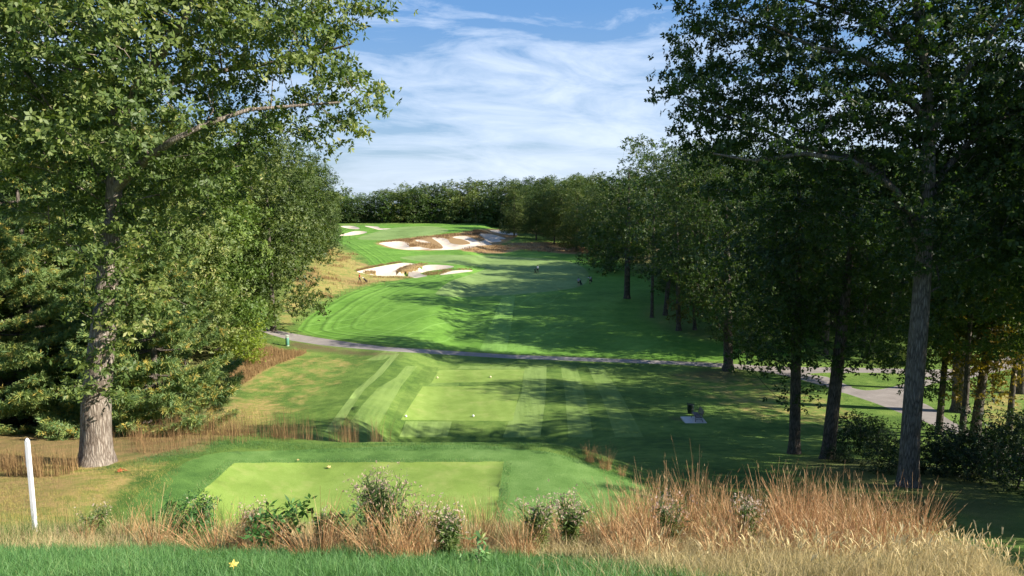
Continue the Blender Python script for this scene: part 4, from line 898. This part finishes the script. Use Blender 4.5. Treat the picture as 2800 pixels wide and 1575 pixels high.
def bs(x,y,s,i,label,group=None,sz=None,rz=None):
    o=bpy.data.objects.new('bluestem_clump',BS[i%4]); COL.objects.link(o); o.location=(x,y,float(H(x,y))); o.rotation_euler=(rg.normal(0,.05),rg.normal(0,.05),rg.uniform(0,6.28))
    o.scale=(s,s,sz or s); tag(o,label,'grass clump',group)
for (px,py,hpx,i,s,lab) in [(345,1478,120,2,.8,'thin reddish clump nearest the white stake'),(235,1488,90,2,.6,'sparse low clump just right of the white stake'),(425,1500,150,0,.9,'reddish clump with a few tall leaning stems left of the dark green bush'),(600,1512,125,3,1,'reddish clump between the dark green bush and the rounded bush'),(660,1506,140,0,.9,'pinkish upright clump touching the left of the rounded green bush'),
    (862,1518,150,1,1,'dense upright clump just right of the rounded green bush'),(905,1500,110,2,.8,'low leaning clump behind the dense upright one'),(1060,1530,170,3,1,'wide clump under the tall fluffy weed'),(1125,1528,160,1,.9,'clump between the tall fluffy weed and the thin tall stems'),(1290,1512,180,2,.9,'clump with two very tall thin stems in front of the tee corner'),(1335,1502,190,2,.7,'slim clump of tall stems right of the tee corner')]:
    g=G(px,py); hm=hpx*g[1]*1.06/FPX; bs(g[0],g[1],s*1.05,i,lab,sz=hm/.95)
k=0
for (px,py,hpx,i,lab) in [(720,1512,95,1,'short reddish clump between the upright clump and the bush foot'),(980,1516,120,0,'reddish clump between the leafy bush and the tall fluffy weed'),(1190,1514,150,1,'reddish clump between two fluffy weeds before the near tee'),(1400,1506,110,2,'pale thin clump left of the white fluffy weed'),(1430,1520,130,0,'low clump at the very start of the reddish band'),(500,1505,80,2,'short clump at the foot of the spiky dark bush')]:
    g_=G(px,py); bs(g_[0],g_[1],.85,i,lab,sz=hpx*g_[1]*1.06/FPX/.95)
for row,(yy,hs) in enumerate([(6.8,(.45,.6)),(7.7,(.6,.8)),(8.7,(.7,.95)),(9.7,(.8,1.12))]):
    for x in np.arange(.5,5.1,.36):
        if (row==0 and not(.9<x<4.0)) or (row==3 and x<1.3): continue
        xx=x+rg.uniform(-.14,.14); y_=yy+rg.uniform(-.3,.3); hh=rg.uniform(*hs)*(.62+.38*sst(.3,1.8,xx)); bs(xx,y_,rg.uniform(.8,1.15),k,'reddish-brown clump in the thick band of tall grass at lower right',group='bluestem clumps in the band at lower right',sz=hh); k+=1
for (px,py,s) in [(1612,1262,.55),(1655,1282,.6),(1700,1300,.35)]:
    g=G(px,py); bs(g[0],g[1],1,k,{1612:'small lone rusty tuft on the shaded lawn edge beyond the tee mound',1655:'small lone rusty tuft, middle of three on the mound flank',1700:'lowest and faintest of the three tufts on the mound flank'}[px],sz=s*1.6); k+=1
# ---- leafy bushes and fluffy weeds of the foreground
def fbush(px,py,hpx,wpx,seed,mat,label,ll=.09,lw=.035,sp=.11,nper=5,tuft=5,name='bush'):
    g=G(px,py); k_=g[1]*1.06/FPX; h=hpx*k_; R_=wpx*k_/2; rg_=np.random.default_rng(seed)
    e=[(0,0,h*.5,R_*.85,R_*.8,h*.48)]
    for i in range(9):
        a=2.4*i; e.append((R_*.6*math.cos(a),R_*.6*math.sin(a),h*rg_.uniform(.3,.9),R_*.38,R_*.38,h*.2))
    t=empty(name,g); P_=fillpts(e,sp,rg_,.45,.22,2.2,seed,1400); P_=P_[P_[:,2]>.03]
    tr=[(0,0,-.05,.018),(0,0,h*.2,.014),(rg_.normal(0,.03),0,h*.5,.008)]
    A,PA,r,tips=skeleton([tr],P_,.02,rg_,step=.12,tipr=.0022,bias=.4); r=np.minimum(r,.02); V,F=tubes(A,PA,r,k0=5); mesh_np('stems',V,F,M['twig'],t,smooth=True)
    LV,LF,rn=leaves_at(P_,nper,sp*.5,ll,lw,rg_,.1,.8,tuft,outc=np.array([0,0,h*.3])); mesh_np('foliage',LV,LF,M[mat],t,rnd=rn)
    return tag(t,label,'bush')
fbush(768,1508,128,170,71,'shrub','rounded leafy green bush between two reddish clumps',ll=.10,lw=.034)
fbush(520,1488,145,125,72,'shrub','dark green bush with spiky upright shoots',ll=.055,lw=.016,sp=.085,nper=7)
fbush(445,1462,80,60,73,'shrub','small dark green bush left of the spiky bush',ll=.06,lw=.022)
fbush(925,1495,95,90,74,'shrub','leafy green bush behind the dense upright clump',ll=.09,lw=.03)
fbush(1010,1500,90,80,75,'fleaf','light green leafy plant under the tall fluffy weed',ll=.08,lw=.022)
fbush(1310,1545,60,50,76,'grass','small bright green leafy plant near the bottom centre',ll=.08,lw=.025,name='leafy_plant')
def weed(px,py,hpx,wpx,seed,label,stems=9,fl=1.0):
    g=G(px,py); k_=g[1]*1.06/FPX; h=hpx*k_; R_=wpx*k_/2; q=np.random.default_rng(seed); t=empty('flowering_weed',g); trs=[]
    for i in range(stems):
        a=q.uniform(0,6.28); rr=R_*1.0*math.sqrt(q.random()); hh=h*q.uniform(.6,.92)
        trs.append([(.03*math.cos(a),.03*math.sin(a),-.03,.006),(rr*.3*math.cos(a),rr*.3*math.sin(a),hh*.5,.005),(rr*math.cos(a),rr*math.sin(a),hh,.003)])
    V=[];F=[];n=0;tips=[]
    mb=MB()
    for s in trs: mb.tube([v[:3] for v in s],[v[3] for v in s],4,False)
    for s in trs:
        top=np.array(s[-1][:3]); mid=np.array(s[1][:3])
        for j in range(9):
            f=q.uniform(.15,1); b_=mid+(top-mid)*f; d=q.normal(0,1,3); d[2]=abs(d[2])*.9+.5; d/=np.linalg.norm(d); e_=b_+d*q.uniform(.08,.26)*h; mb.tube([b_,e_],[.0022,.0014],3,False); tips.append(e_)
        tips.append(top)
    mb.build('stems',M['fleaf'],t)
    tips=np.array(tips); LV,LF,rn=leaves_at(tips,max(1,int(2*fl)),.05,.017,.010,q,0,1,5); mesh_np('flower_heads',LV,LF,M['flower'],t,rnd=rn)['kind']='stuff'
    C=[]
    for s in trs:
        for f in np.linspace(.08,.85,16): C.append(np.array([np.interp(f,[0,.5,1],[s[0][i],s[1][i],s[2][i]]) for i in range(3)]))
    LV,LF,rn=leaves_at(np.array(C),2,.02,.085,.016,q,.1,1,3); mesh_np('leaves',LV,LF,M['fleaf'],t,rnd=rn)
    return tag(t,label,'weed')
weed(1040,1508,240,165,81,'tallest fluffy pink-white weed in front of the tee',22,1.2)
weed(1130,1505,140,90,82,'fluffy weed just right of the tallest one',9)
weed(1230,1520,150,110,83,'fluffy weed left of the very tall thin stems',10)
weed(690,1480,120,90,84,'fluffy weed behind the pinkish upright clump',8)
weed(1470,1508,150,110,85,'white fluffy weed at the left end of the thick reddish band',10,1.2)
weed(1560,1500,150,110,86,'fluffy weed among the first reddish clumps of the band',10)
weed(1840,1500,160,120,87,'fluffy weed in the middle of the reddish band',10)
weed(2040,1500,150,90,88,'leafy fluffy weed in the gap of the reddish band',9)
weed(265,1470,90,90,89,'short fluffy weed near the white stake',7,.7)
weed(560,1470,120,70,90,'fluffy weed behind the spiky dark bush',7,.6)
weed(885,1490,90,60,91,'small fluffy weed behind the dense upright clump',6,.6)
print('plants',time.time()-T0)
# ------------------------------------------------------------------ furniture of the course
M['white']=simple('white_paint',(.80,.80,.80),.5,.4,.06,12); M['blackp']=simple('black_paint',(.02,.022,.022),.45,.5,.2,20)
M['slat']=simple('weathered_slats',(.16,.13,.12),.7,.3,.25,14); M['conc']=simple('concrete',(.55,.52,.47),.9,.2,.12,12); M['gmetal']=simple('dark_green_paint',(.02,.05,.035),.5,.5,.2,18)
M['gpaint']=simple('green_paint',(.10,.26,.19),.5,.4,.1,14); M['pale']=simple('pale_rim',(.36,.44,.32),.6,.3,.1,14); M['grey']=simple('dark_grey',(.16,.18,.22),.6,.3,.2,40)
# bench on its slab
gc=G(1897,1151); x,y,z=gc; z=float(z)
MB().box((x,y,z+.03),(1.75,1.75,.12)).build('concrete_slab',M['conc']); s=bpy.data.objects['concrete_slab']; tag(s,'pale square concrete slab under the park bench','slab')
bx=x+.25; t=empty('park_bench',(bx,y,z+.09)); 
m=MB()
for i in range(5): m.box((-.26+.115*i,0,.45-.012*i),(.09,1.35,.03))
m.build('seat',M['slat'],t)
m=MB()
for i in range(5):
    zz=.53+.09*i; m.box((.27+.028*i+.0,0,zz),(.03,1.35,.07),[[math.cos(.28),0,math.sin(.28)],[0,1,0],[-math.sin(.28),0,math.cos(.28)]])
m.build('backrest',M['slat'],t)
for sy in(-.62,.62):
    m=MB(); m.tube([(-.30,sy,0),(-.25,sy,.2),(-.27,sy,.43)],.022,6).tube([(.34,sy,0),(.24,sy,.22),(.25,sy,.43),(.40,sy,.95)],.022,6).tube([(-.27,sy,.41),(.25,sy,.37)],.02,6).tube([(-.25,sy,.2),(.0,sy,.28),(.24,sy,.2)],.015,6)
    m.build('leg_frame',M['blackp'],t)
    m=MB(); m.tube([(-.27,sy,.43),(-.30,sy,.60),(-.22,sy,.67),(.05,sy,.68),(.30,sy,.68)],.02,6); m.build('armrest',M['blackp'],t)
tag(t,'dark slatted park bench on a concrete slab beside the shaded lawn','bench')
# slatted litter bin behind the bench
g=G(1888,1131); t=empty('litter_bin',g); m=MB()
for i in range(22):
    a=6.283*i/22; c_,s_=math.cos(a),math.sin(a); m.tube([(.22*c_,.22*s_,.06),(.255*c_,.255*s_,.45),(.27*c_,.27*s_,.82),(.32*c_,.32*s_,.9)],.016,4)
m.build('slats',M['gmetal'],t)
m=MB(); 
for zz,rr in((.08,.225),(.45,.262),(.80,.275)):
    m.tube([(rr*math.cos(6.283*i/24),rr*math.sin(6.283*i/24),zz) for i in range(25)],.014,5)
m.build('hoops',M['gmetal'],t); MB().tube([(0,0,.08),(0,0,.78)],[.2,.235],20).build('liner',M['blackp'],t)
MB().tube([(0,0,0),(0,0,.06)],[.14,.2],16).build('base',M['gmetal'],t)
tag(t,'dark green slatted litter bin standing behind the park bench','bin')
# green post-like bin by the path
g=G(786,946); t=empty('litter_bin',g); MB().tube([(0,0,.1),(0,0,.12),(0,0,.92),(0,0,.95)],[.19,.2,.2,.19],20).build('drum',M['gpaint'],t,True)
MB().tube([(0,0,0),(0,0,.1)],[.21,.21],20).build('base_ring',M['pale'],t)
m=MB(); m.tube([(0,0,.95),(0,0,1.0)],[.2,.17],20)
for a in (0,2.1,4.2): m.tube([(.14*math.cos(a),.14*math.sin(a),.98),(.14*math.cos(a),.14*math.sin(a),1.16)],.014,5)
m.tube([(0,0,1.15),(0,0,1.19),(0,0,1.25)],[.23,.23,.08],20); m.build('hood',M['pale'],t)
tag(t,'green round litter bin with pale hood at the left end of the path','bin')
# white stake
gb=G(97,1456); top=P(75,1214,gb[1]+.1); t=empty('marker_stake',gb); d=np.array(top)-gb; ln=np.linalg.norm(d); zx=d/ln; xx=np.cross((0,1,0),zx); xx/=np.linalg.norm(xx); yy=np.cross(zx,xx); Rm=np.stack([xx,yy,zx],1)
MB().box(tuple(zx*ln/2),(.05,.05,ln+.1),Rm).build('post',M['white'],t)
m=MB(); m.tube([tuple(zx*(ln+.05)),tuple(zx*(ln+.065)),tuple(zx*(ln+.085))],[.03,.03,.010],4); m.build('cap',M['white'],t)
MB().box(tuple(zx*(ln-.2)-yy*.001-xx*.0275),(.006,.05,.24),Rm).build('dark_strip',M['grey'],t)  # thin dark grey strip on the upper left face of the post
tag(t,'white square marker stake leaning slightly in the parched grass','stake')
# tee markers
M['marker_y']=simple('cream_paint',(.75,.66,.42),.4,.5,.05,14)
for (px,py,mt,lab) in [(1110,1141,'white','white tee marker at the left edge of the lower valley tee'),(1294,1140,'white','white tee marker near the middle of the lower valley tee'),(1196,1035,'marker_y','cream tee marker at the left edge of the upper valley tee'),(1341,1033,'marker_y','cream tee marker near the middle of the upper valley tee')]:
    g=G(px,py); t=empty('tee_marker',g); MB().ell((0,0,.10),(.10,.10,.095),14,8).build('ball',M[mt],t,True); MB().tube([(0,0,-.05),(0,0,.02),(0,0,.03)],[.03,.05,.03],10).build('foot',M['blackp'],t); tag(t,lab,'tee marker')
# fallen leaves
M['yleaf']=simple('yellow_leaf',(.62,.50,.10),.6,.3,.15,30); M['bleaf']=simple('brown_leaf',(.30,.09,.03),.7,.2,.2,30); M['tleaf']=simple('tan_leaf',(.52,.40,.16),.7,.2,.2,30)
def leafobj(px,py,s,mt,label,rz,tilt=.3,up=.02):
    g=G(px,py); m=MB(); V=[(0,0,0)];
    rs=[1,.42,.8,.35,.62,.3,.25,.3,.62,.35,.8,.42]
    for i,r in enumerate(rs): a=math.pi/2+i*6.283/12; V.append((r*s*math.cos(a),r*s*math.sin(a),.10*s*math.sin(i*1.9)))
    m.add(V,[(0,1+i,1+(i+1)%12) for i in range(12)]); V2=[(a,b_,c-.004) for a,b_,c in V]; m.add(V2,[(0,1+(i+1)%12,1+i) for i in range(12)]); m.tube([(0,-.2*s,0),(.05*s,-1.1*s,.05*s)],.003,4)
    o=m.build('fallen_leaf',M[mt]); o.location=(g[0],g[1],g[2]+up); o.rotation_euler=(tilt+.2,.1,rz); tag(o,label,'leaf')
leafobj(640,1571,.055,'yleaf','yellow lobed leaf lying in the green grass at the bottom',.3,.3,.08)
leafobj(328,1292,.16,'bleaf','reddish-brown leaf on the dry grass right of the oak trunk',.3,.2,.06); leafobj(345,1290,.13,'bleaf','second reddish-brown leaf close beside it toward the tee',2.1,.3,.06)
leafobj(901,1279,.13,'tleaf','tan leaf lying on the near tee by its back edge',.8,.15,.03); leafobj(815,1263,.07,'tleaf','tiny pale leaf on the collar behind the near tee',.2,.15,.08)
# ------------------------------------------------------------------ golfers
M['skin']=simple('skin',(.50,.30,.21),.6,.3,.08,20); M['hair']=simple('hair',(.03,.022,.018),.6,.3,.2,40)
M['c_red']=simple('red_cloth',(.62,.05,.03),.8,.2,.1,20); M['c_white']=simple('white_cloth',(.72,.74,.78),.8,.2,.06,20); M['c_grey']=simple('pale_grey_cloth',(.50,.50,.56),.8,.2,.08,20); M['c_dark']=simple('black_cloth',(.02,.018,.022),.8,.2,.2,20)
M['steel']=simple('steel',(.45,.45,.47),.35,.5,.1,20,metal=.8)
def skin_mesh(name,pts,edges,radii,root=0,sub=1):
    me=bpy.data.meshes.new(name); me.from_pydata(pts,edges,[]); o=bpy.data.objects.new(name,me); COL.objects.link(o)
    md=o.modifiers.new('s','SKIN'); 
    if not me.skin_vertices: me.skin_vertices.new() if hasattr(me.skin_vertices,'new') else None
    for i,r in enumerate(radii): me.skin_vertices[0].data[i].radius=(r,r) if not hasattr(r,'__len__') else r; me.skin_vertices[0].data[i].use_root=(i==root)
    m2=o.modifiers.new('u','SUBSURF'); m2.levels=sub; m2.render_levels=sub
    dg=bpy.context.evaluated_depsgraph_get(); ev=o.evaluated_get(dg); nm=bpy.data.meshes.new_from_object(ev); bpy.data.objects.remove(o); bpy.data.meshes.remove(me)
    V=[tuple(v.co) for v in nm.vertices]; F=[tuple(p.vertices) for p in nm.polygons]; bpy.data.meshes.remove(nm); return V,F
def person(loc,rz,J,shirt,legs,short,label,hatcol=None):
    """J: joints in metres, x right, y forward, z up: pelvis chest neck head, (shoulder elbow wrist) L R, (hip knee ankle) L R"""
    t=empty('person',loc,rz)
    def v(a): return np.array(J[a],float)
    pts=[];ed=[];rad=[]
    def add(p,r,par=None):
        pts.append(tuple(p)); rad.append(r); i=len(pts)-1
        if par is not None: ed.append((par,i))
        return i
    pel=add(v('pelvis'),(.15,.11)); ch=add(v('chest'),(.165,.115),pel); nk0=add(v('neck')-(v('neck')-v('chest'))*.25,(.10,.08),ch); nk=add(v('neck'),.055,nk0); hd=v('head'); jaw=add(hd+(v('neck')-hd)*.45,.066,nk); hc=add(hd,(.078,.092),jaw); tp=add(hd+(hd-v('neck'))*.32,.06,hc)
    f0=np.array([0,1.,0]); 
    for s in 'LR':
        sh=add(v('sh'+s),.066,ch); el=add(v('el'+s),.043,sh); wr=add(v('wr'+s),.027,el); dd=v('wr'+s)-v('el'+s); dd/=np.linalg.norm(dd); pm=add(v('wr'+s)+dd*.07,(.036,.02),wr)
        sd=np.cross(dd,f0); sd=sd/np.linalg.norm(sd) if np.linalg.norm(sd)>.2 else np.array([1.,0,0]); nn_=np.cross(sd,dd)
        for k,(o_,l_) in enumerate([(-.03,.075),(-.01,.09),(.011,.084),(.032,.062)]):
            b_=v('wr'+s)+dd*.095+sd*o_; a1=add(b_,.0095,pm); a2=add(b_+dd*l_*.5+nn_*.008,.0088,a1); add(b_+dd*l_*.82+nn_*.035,.008,a2)
        b_=v('wr'+s)+dd*.035-sd*.035; a1=add(b_,.012,pm); add(b_+dd*.035-sd*.025+nn_*.015,.0095,a1)
        hp=add(v('hp'+s),.088,pel); kn=add(v('kn'+s),.057,hp); mid=v('kn'+s)*.68+v('an'+s)*.32+np.array([0,-.012,0]); cf=add(mid,.055,kn); an=add(v('an'+s),.036,cf); he=add(v('an'+s)+np.array([0,-.03,-.045]),.034,an); add(v('an'+s)+np.array([0,.15,-.055]),(.040,.026),an)
    V,F=skin_mesh('b',pts,ed,rad)
    m=MB(); m.add(V,F); hx,hy,hz=hd
    m.ell((hx,hy+.098,hz-.015),(.014,.022,.024),8,6); m.ell((hx,hy+.088,hz-.058),(.026,.012,.009),8,5)
    for s in(-1,1): m.ell((hx+s*.079,hy,hz-.01),(.012,.022,.032),8,6); m.ell((hx+s*.03,hy+.084,hz+.012),(.012,.008,.007),8,5)
    body=m.build('body',M['skin'],t,True)
    # clothes: loose shells on the same skeleton
    def shell(name,chain,mat):
        P_=[];E_=[];R_=[]
        for (p,r,par) in chain: P_.append(tuple(p));R_.append(r); 
        E_=[(par,i) for i,(p,r,par) in enumerate(chain) if par is not None]
        V,F=skin_mesh(name,P_,E_,R_); q=MB(); q.add(V,F); return q.build(name,mat,t,True)
    c=[(v('pelvis')+[0,0,-.03],(.168,.128),None),(v('chest'),(.185,.135),0),(v('neck')-(v('neck')-v('chest'))*.3,(.125,.10),1)]
    for s in 'LR':
        k=len(c); c.append((v('sh'+s),.082,1)); c.append((v('sh'+s)+(v('el'+s)-v('sh'+s))*.85,.066,k))
    shell('shirt',c,M[shirt])
    c=[(v('pelvis')+[0,0,.03],(.165,.125),None)]
    for s in 'LR':
        k=len(c); c.append((v('hp'+s)+[0,0,-.04],.108,0)); c.append((v('kn'+s)+(v('hp'+s)-v('kn'+s))*(.18 if short else 0),.083 if short else .072,k))
        if not short: c.append((v('an'+s)+[0,0,.03],.056,k+1))
    shell('shorts' if short else 'trousers',c,M[legs])
    q=MB(); q.ell((hx,hy-.012,hz+.045),(.093,.108,.082),14,8)
    if hatcol: q.ell((hx,hy+.10,hz+.05),(.07,.08,.012),12,5)
    q.build('cap' if hatcol else 'hair',M[hatcol] if hatcol else M['hair'],t,True)
    for s in 'LR':
        a=v('an'+s); q=MB(); q.ell((a[0],a[1]+.055,a[2]-.045),(.052,.145,.045),12,8).build('shoe',M['c_dark'],t,True)
    return tag(t,label,'person')
def joints(**k):
    J=dict(pelvis=(0,0,.95),chest=(0,.02,1.27),neck=(0,.03,1.48),head=(0,.05,1.64),shL=(-.19,.02,1.41),shR=(.19,.02,1.41),elL=(-.25,-.01,1.13),elR=(.25,-.01,1.13),wrL=(-.24,.12,.90),wrR=(.24,.12,.90),
           hpL=(-.09,0,.90),hpR=(.09,0,.90),knL=(-.10,.04,.50),knR=(.10,.04,.50),anL=(-.11,0,.09),anR=(.11,0,.09)); J.update(k); return J
def ph(px,py): 
    g=G(px,py); return (g[0],g[1],g[2]+.0)
person(ph(983,772),-1.3,joints(elR=(.27,.12,1.16),wrR=(.22,.38,1.08),knL=(-.10,.2,.52),anL=(-.1,.26,.12),knR=(.1,-.02,.5),anR=(.1,-.24,.12)),'c_red','c_dark',False,'golfer in a red shirt and dark trousers pulling a cart through the dry meadow')
person(ph(1470,746),.3,joints(knL=(-.1,.14,.51),anL=(-.11,.12,.09),anR=(.11,-.16,.1)),'c_white','c_dark',False,'golfer in a white shirt and black trousers on the fairway at the shade line')
person(ph(1582,783),.2,joints(chest=(0,.12,1.25),neck=(0,.2,1.45),head=(0,.28,1.58),shL=(-.19,.14,1.39),shR=(.19,.14,1.39),elR=(.28,.2,1.12),wrR=(.26,.38,.98),elL=(-.25,.2,1.12),wrL=(-.2,.38,.95),knL=(-.1,.16,.52),anL=(-.1,.1,.1),anR=(.11,-.2,.12)),'c_grey','c_dark',True,'golfer in pale grey shirt and black shorts inside the fairway edge')
person(ph(1613,776),2.7,joints(pelvis=(0,-.08,.9),chest=(0,.12,1.18),neck=(0,.25,1.34),head=(0,.36,1.46),shL=(-.19,.16,1.3),shR=(.19,.16,1.3),elR=(.42,.2,1.2),wrR=(.62,.3,1.22),elL=(-.36,.2,1.05),wrL=(-.5,.3,.85),hpL=(-.09,-.08,.87),hpR=(.09,-.08,.87),knL=(-.14,.06,.48)),'c_white','c_dark',True,'golfer in a white shirt leaning with one arm out just off the fairway edge','c_dark')
def golfbag(loc,rz,tilt,label,cart=True,name='golf_cart_bag'):
    t=empty(name,loc,rz); c,s=math.cos(tilt),math.sin(tilt)
    def q(y,z): return (0,y*c+z*s,z*c-y*s+.12)
    m=MB(); m.tube([q(0,0),q(0,.05),q(0,.55),q(0,.85)],[.10,.13,.13,.14],14); m.tube([q(-.14,.15),q(-.16,.3),q(-.14,.5)],[.04,.07,.04],8); m.build('bag',M['c_dark'],t)
    m=MB()
    for i in range(7):
        a=i*.9; x_=.07*math.cos(a); y_=.07*math.sin(a); b_=q(y_,.6); e_=q(y_*1.3,1.02+.04*(i%3)); m.tube([(x_,)+b_[1:],(x_*1.3,)+e_[1:]],.007,4); m.ell((x_*1.3,e_[1],e_[2]),(.03,.035,.045),7,5)
    m.build('clubs',M['steel'],t)
    if cart:
        for sx in(-.28,.28):
            m=MB(); m.tube([(sx+.0,.14*math.cos(6.283*i/18),.14+.14*math.sin(6.283*i/18)) for i in range(19)],.022,6)
            for i in range(3): a=i*1.05; m.tube([(sx,.13*math.cos(a),.14+.13*math.sin(a)),(sx,-.13*math.cos(a),.14-.13*math.sin(a))],.007,4)
            m.build('wheel',M['blackp'],t)
        MB().tube([(-.28,0,.14),(.28,0,.14)],.012,6).tube([(0,.05,.14),(0,.3,.65),(0,.12,1.0),(0,-.1,1.08)],.014,6).tube([(-.12,-.1,1.08),(.12,-.1,1.08)],.013,6).build('cart_frame',M['blackp'],t)
    return tag(t,label,'golf bag')
g=G(1003,772); golfbag(g,1.6,.75,'black golf bag on a push cart beside the golfer in red',name='push_cart')
g=G(1464,747); golfbag(g,.4,.35,'black golf bag on a cart at the feet of the golfer in black trousers',name='push_cart')
g=G(1589,780); golfbag(g,.9,.3,'black golf bag on a cart beside the golfer in black shorts',name='push_cart')
g=G(1618,772); golfbag(g,.2,.5,'dark golf bag carried behind the leaning golfer in white',False,name='golf_bag')
print('props',time.time()-T0)
# ------------------------------------------------------------------ sky and sun
w=bpy.data.worlds.new('World'); sc.world=w; w.use_nodes=True; nt=w.node_tree; nt.nodes.clear()
out=nt.nodes.new('ShaderNodeOutputWorld'); bg=nt.nodes.new('ShaderNodeBackground'); bg.inputs[1].default_value=.062
sky=nt.nodes.new('ShaderNodeTexSky'); sky.sky_type='NISHITA'; sky.sun_disc=False
sky.sun_elevation=SUN_EL; sky.sun_rotation=math.pi/2-SUN_AZ; sky.air_density=1.0; sky.dust_density=.2; sky.ozone_density=2.5
tc=nt.nodes.new('ShaderNodeTexCoord'); sep=nt.nodes.new('ShaderNodeSeparateXYZ'); L(nt,tc.outputs['Generated'],sep.inputs[0])
comb=nt.nodes.new('ShaderNodeCombineXYZ')
# thin cirrus, laid out by bearing and height above the horizon
L(nt,math_(nt,'ADD',math_(nt,'MULTIPLY',sep.outputs[0],3.0),math_(nt,'MULTIPLY',sep.outputs[2],-3.5)),comb.inputs[0])
L(nt,math_(nt,'MULTIPLY',sep.outputs[1],3.0),comb.inputs[1]); L(nt,math_(nt,'ADD',math_(nt,'MULTIPLY',sep.outputs[2],16),math_(nt,'MULTIPLY',sep.outputs[0],1.6)),comb.inputs[2])
a=noise_(nt,comb.outputs[0],1.6,9,.64,.6); b=noise_(nt,comb.outputs[0],.55,3,.5,.3)
cl=math_(nt,'ADD',math_(nt,'MULTIPLY',a,.62),math_(nt,'MULTIPLY',b,.5))
low=ramp(nt,sep.outputs[2],[(0,.12),(.10,.03),(.25,0)])
cl=math_(nt,'ADD',cl,low)
mask=ramp(nt,cl,[(.555,0),(.63,.32),(.78,.78)])
grad=ramp(nt,sep.outputs[2],[(0,(.56,.76,.96)),(.07,(.38,.62,.95)),(.22,(.19,.45,.92)),(.6,(.11,.28,.70)),(1,(.08,.22,.6))])
gm_=nt.nodes.new('ShaderNodeVectorMath'); gm_.operation='SCALE'; gm_.inputs[3].default_value=6.2; L(nt,grad,gm_.inputs[0])
c0=mixc(nt,.85,sky.outputs[0],gm_.outputs[0])
c=mixc(nt,mask,c0,(6.6,7.5,9.0))
L(nt,c,bg.inputs[0]); L(nt,bg.outputs[0],out.inputs[0])
sl=bpy.data.lights.new('sun','SUN'); sl.energy=5.0; sl.angle=R(.55); sl.color=(1,.93,.82)
so=bpy.data.objects.new('sun',sl); COL.objects.link(so)
d=Vector((math.cos(SUN_EL)*math.cos(SUN_AZ),math.cos(SUN_EL)*math.sin(SUN_AZ),math.sin(SUN_EL)))
so.rotation_euler=d.to_track_quat('Z','Y').to_euler()
sc.view_settings.view_transform='Standard'; sc.view_settings.look='None'; sc.view_settings.exposure=1.15; sc.view_settings.gamma=1
sc.cycles.max_bounces=6; sc.cycles.diffuse_bounces=3; sc.cycles.transmission_bounces=4; sc.cycles.glossy_bounces=2
sc.cycles.use_adaptive_sampling=True; sc.cycles.adaptive_threshold=.015; sc.cycles.use_denoising=True
print('total',time.time()-T0)
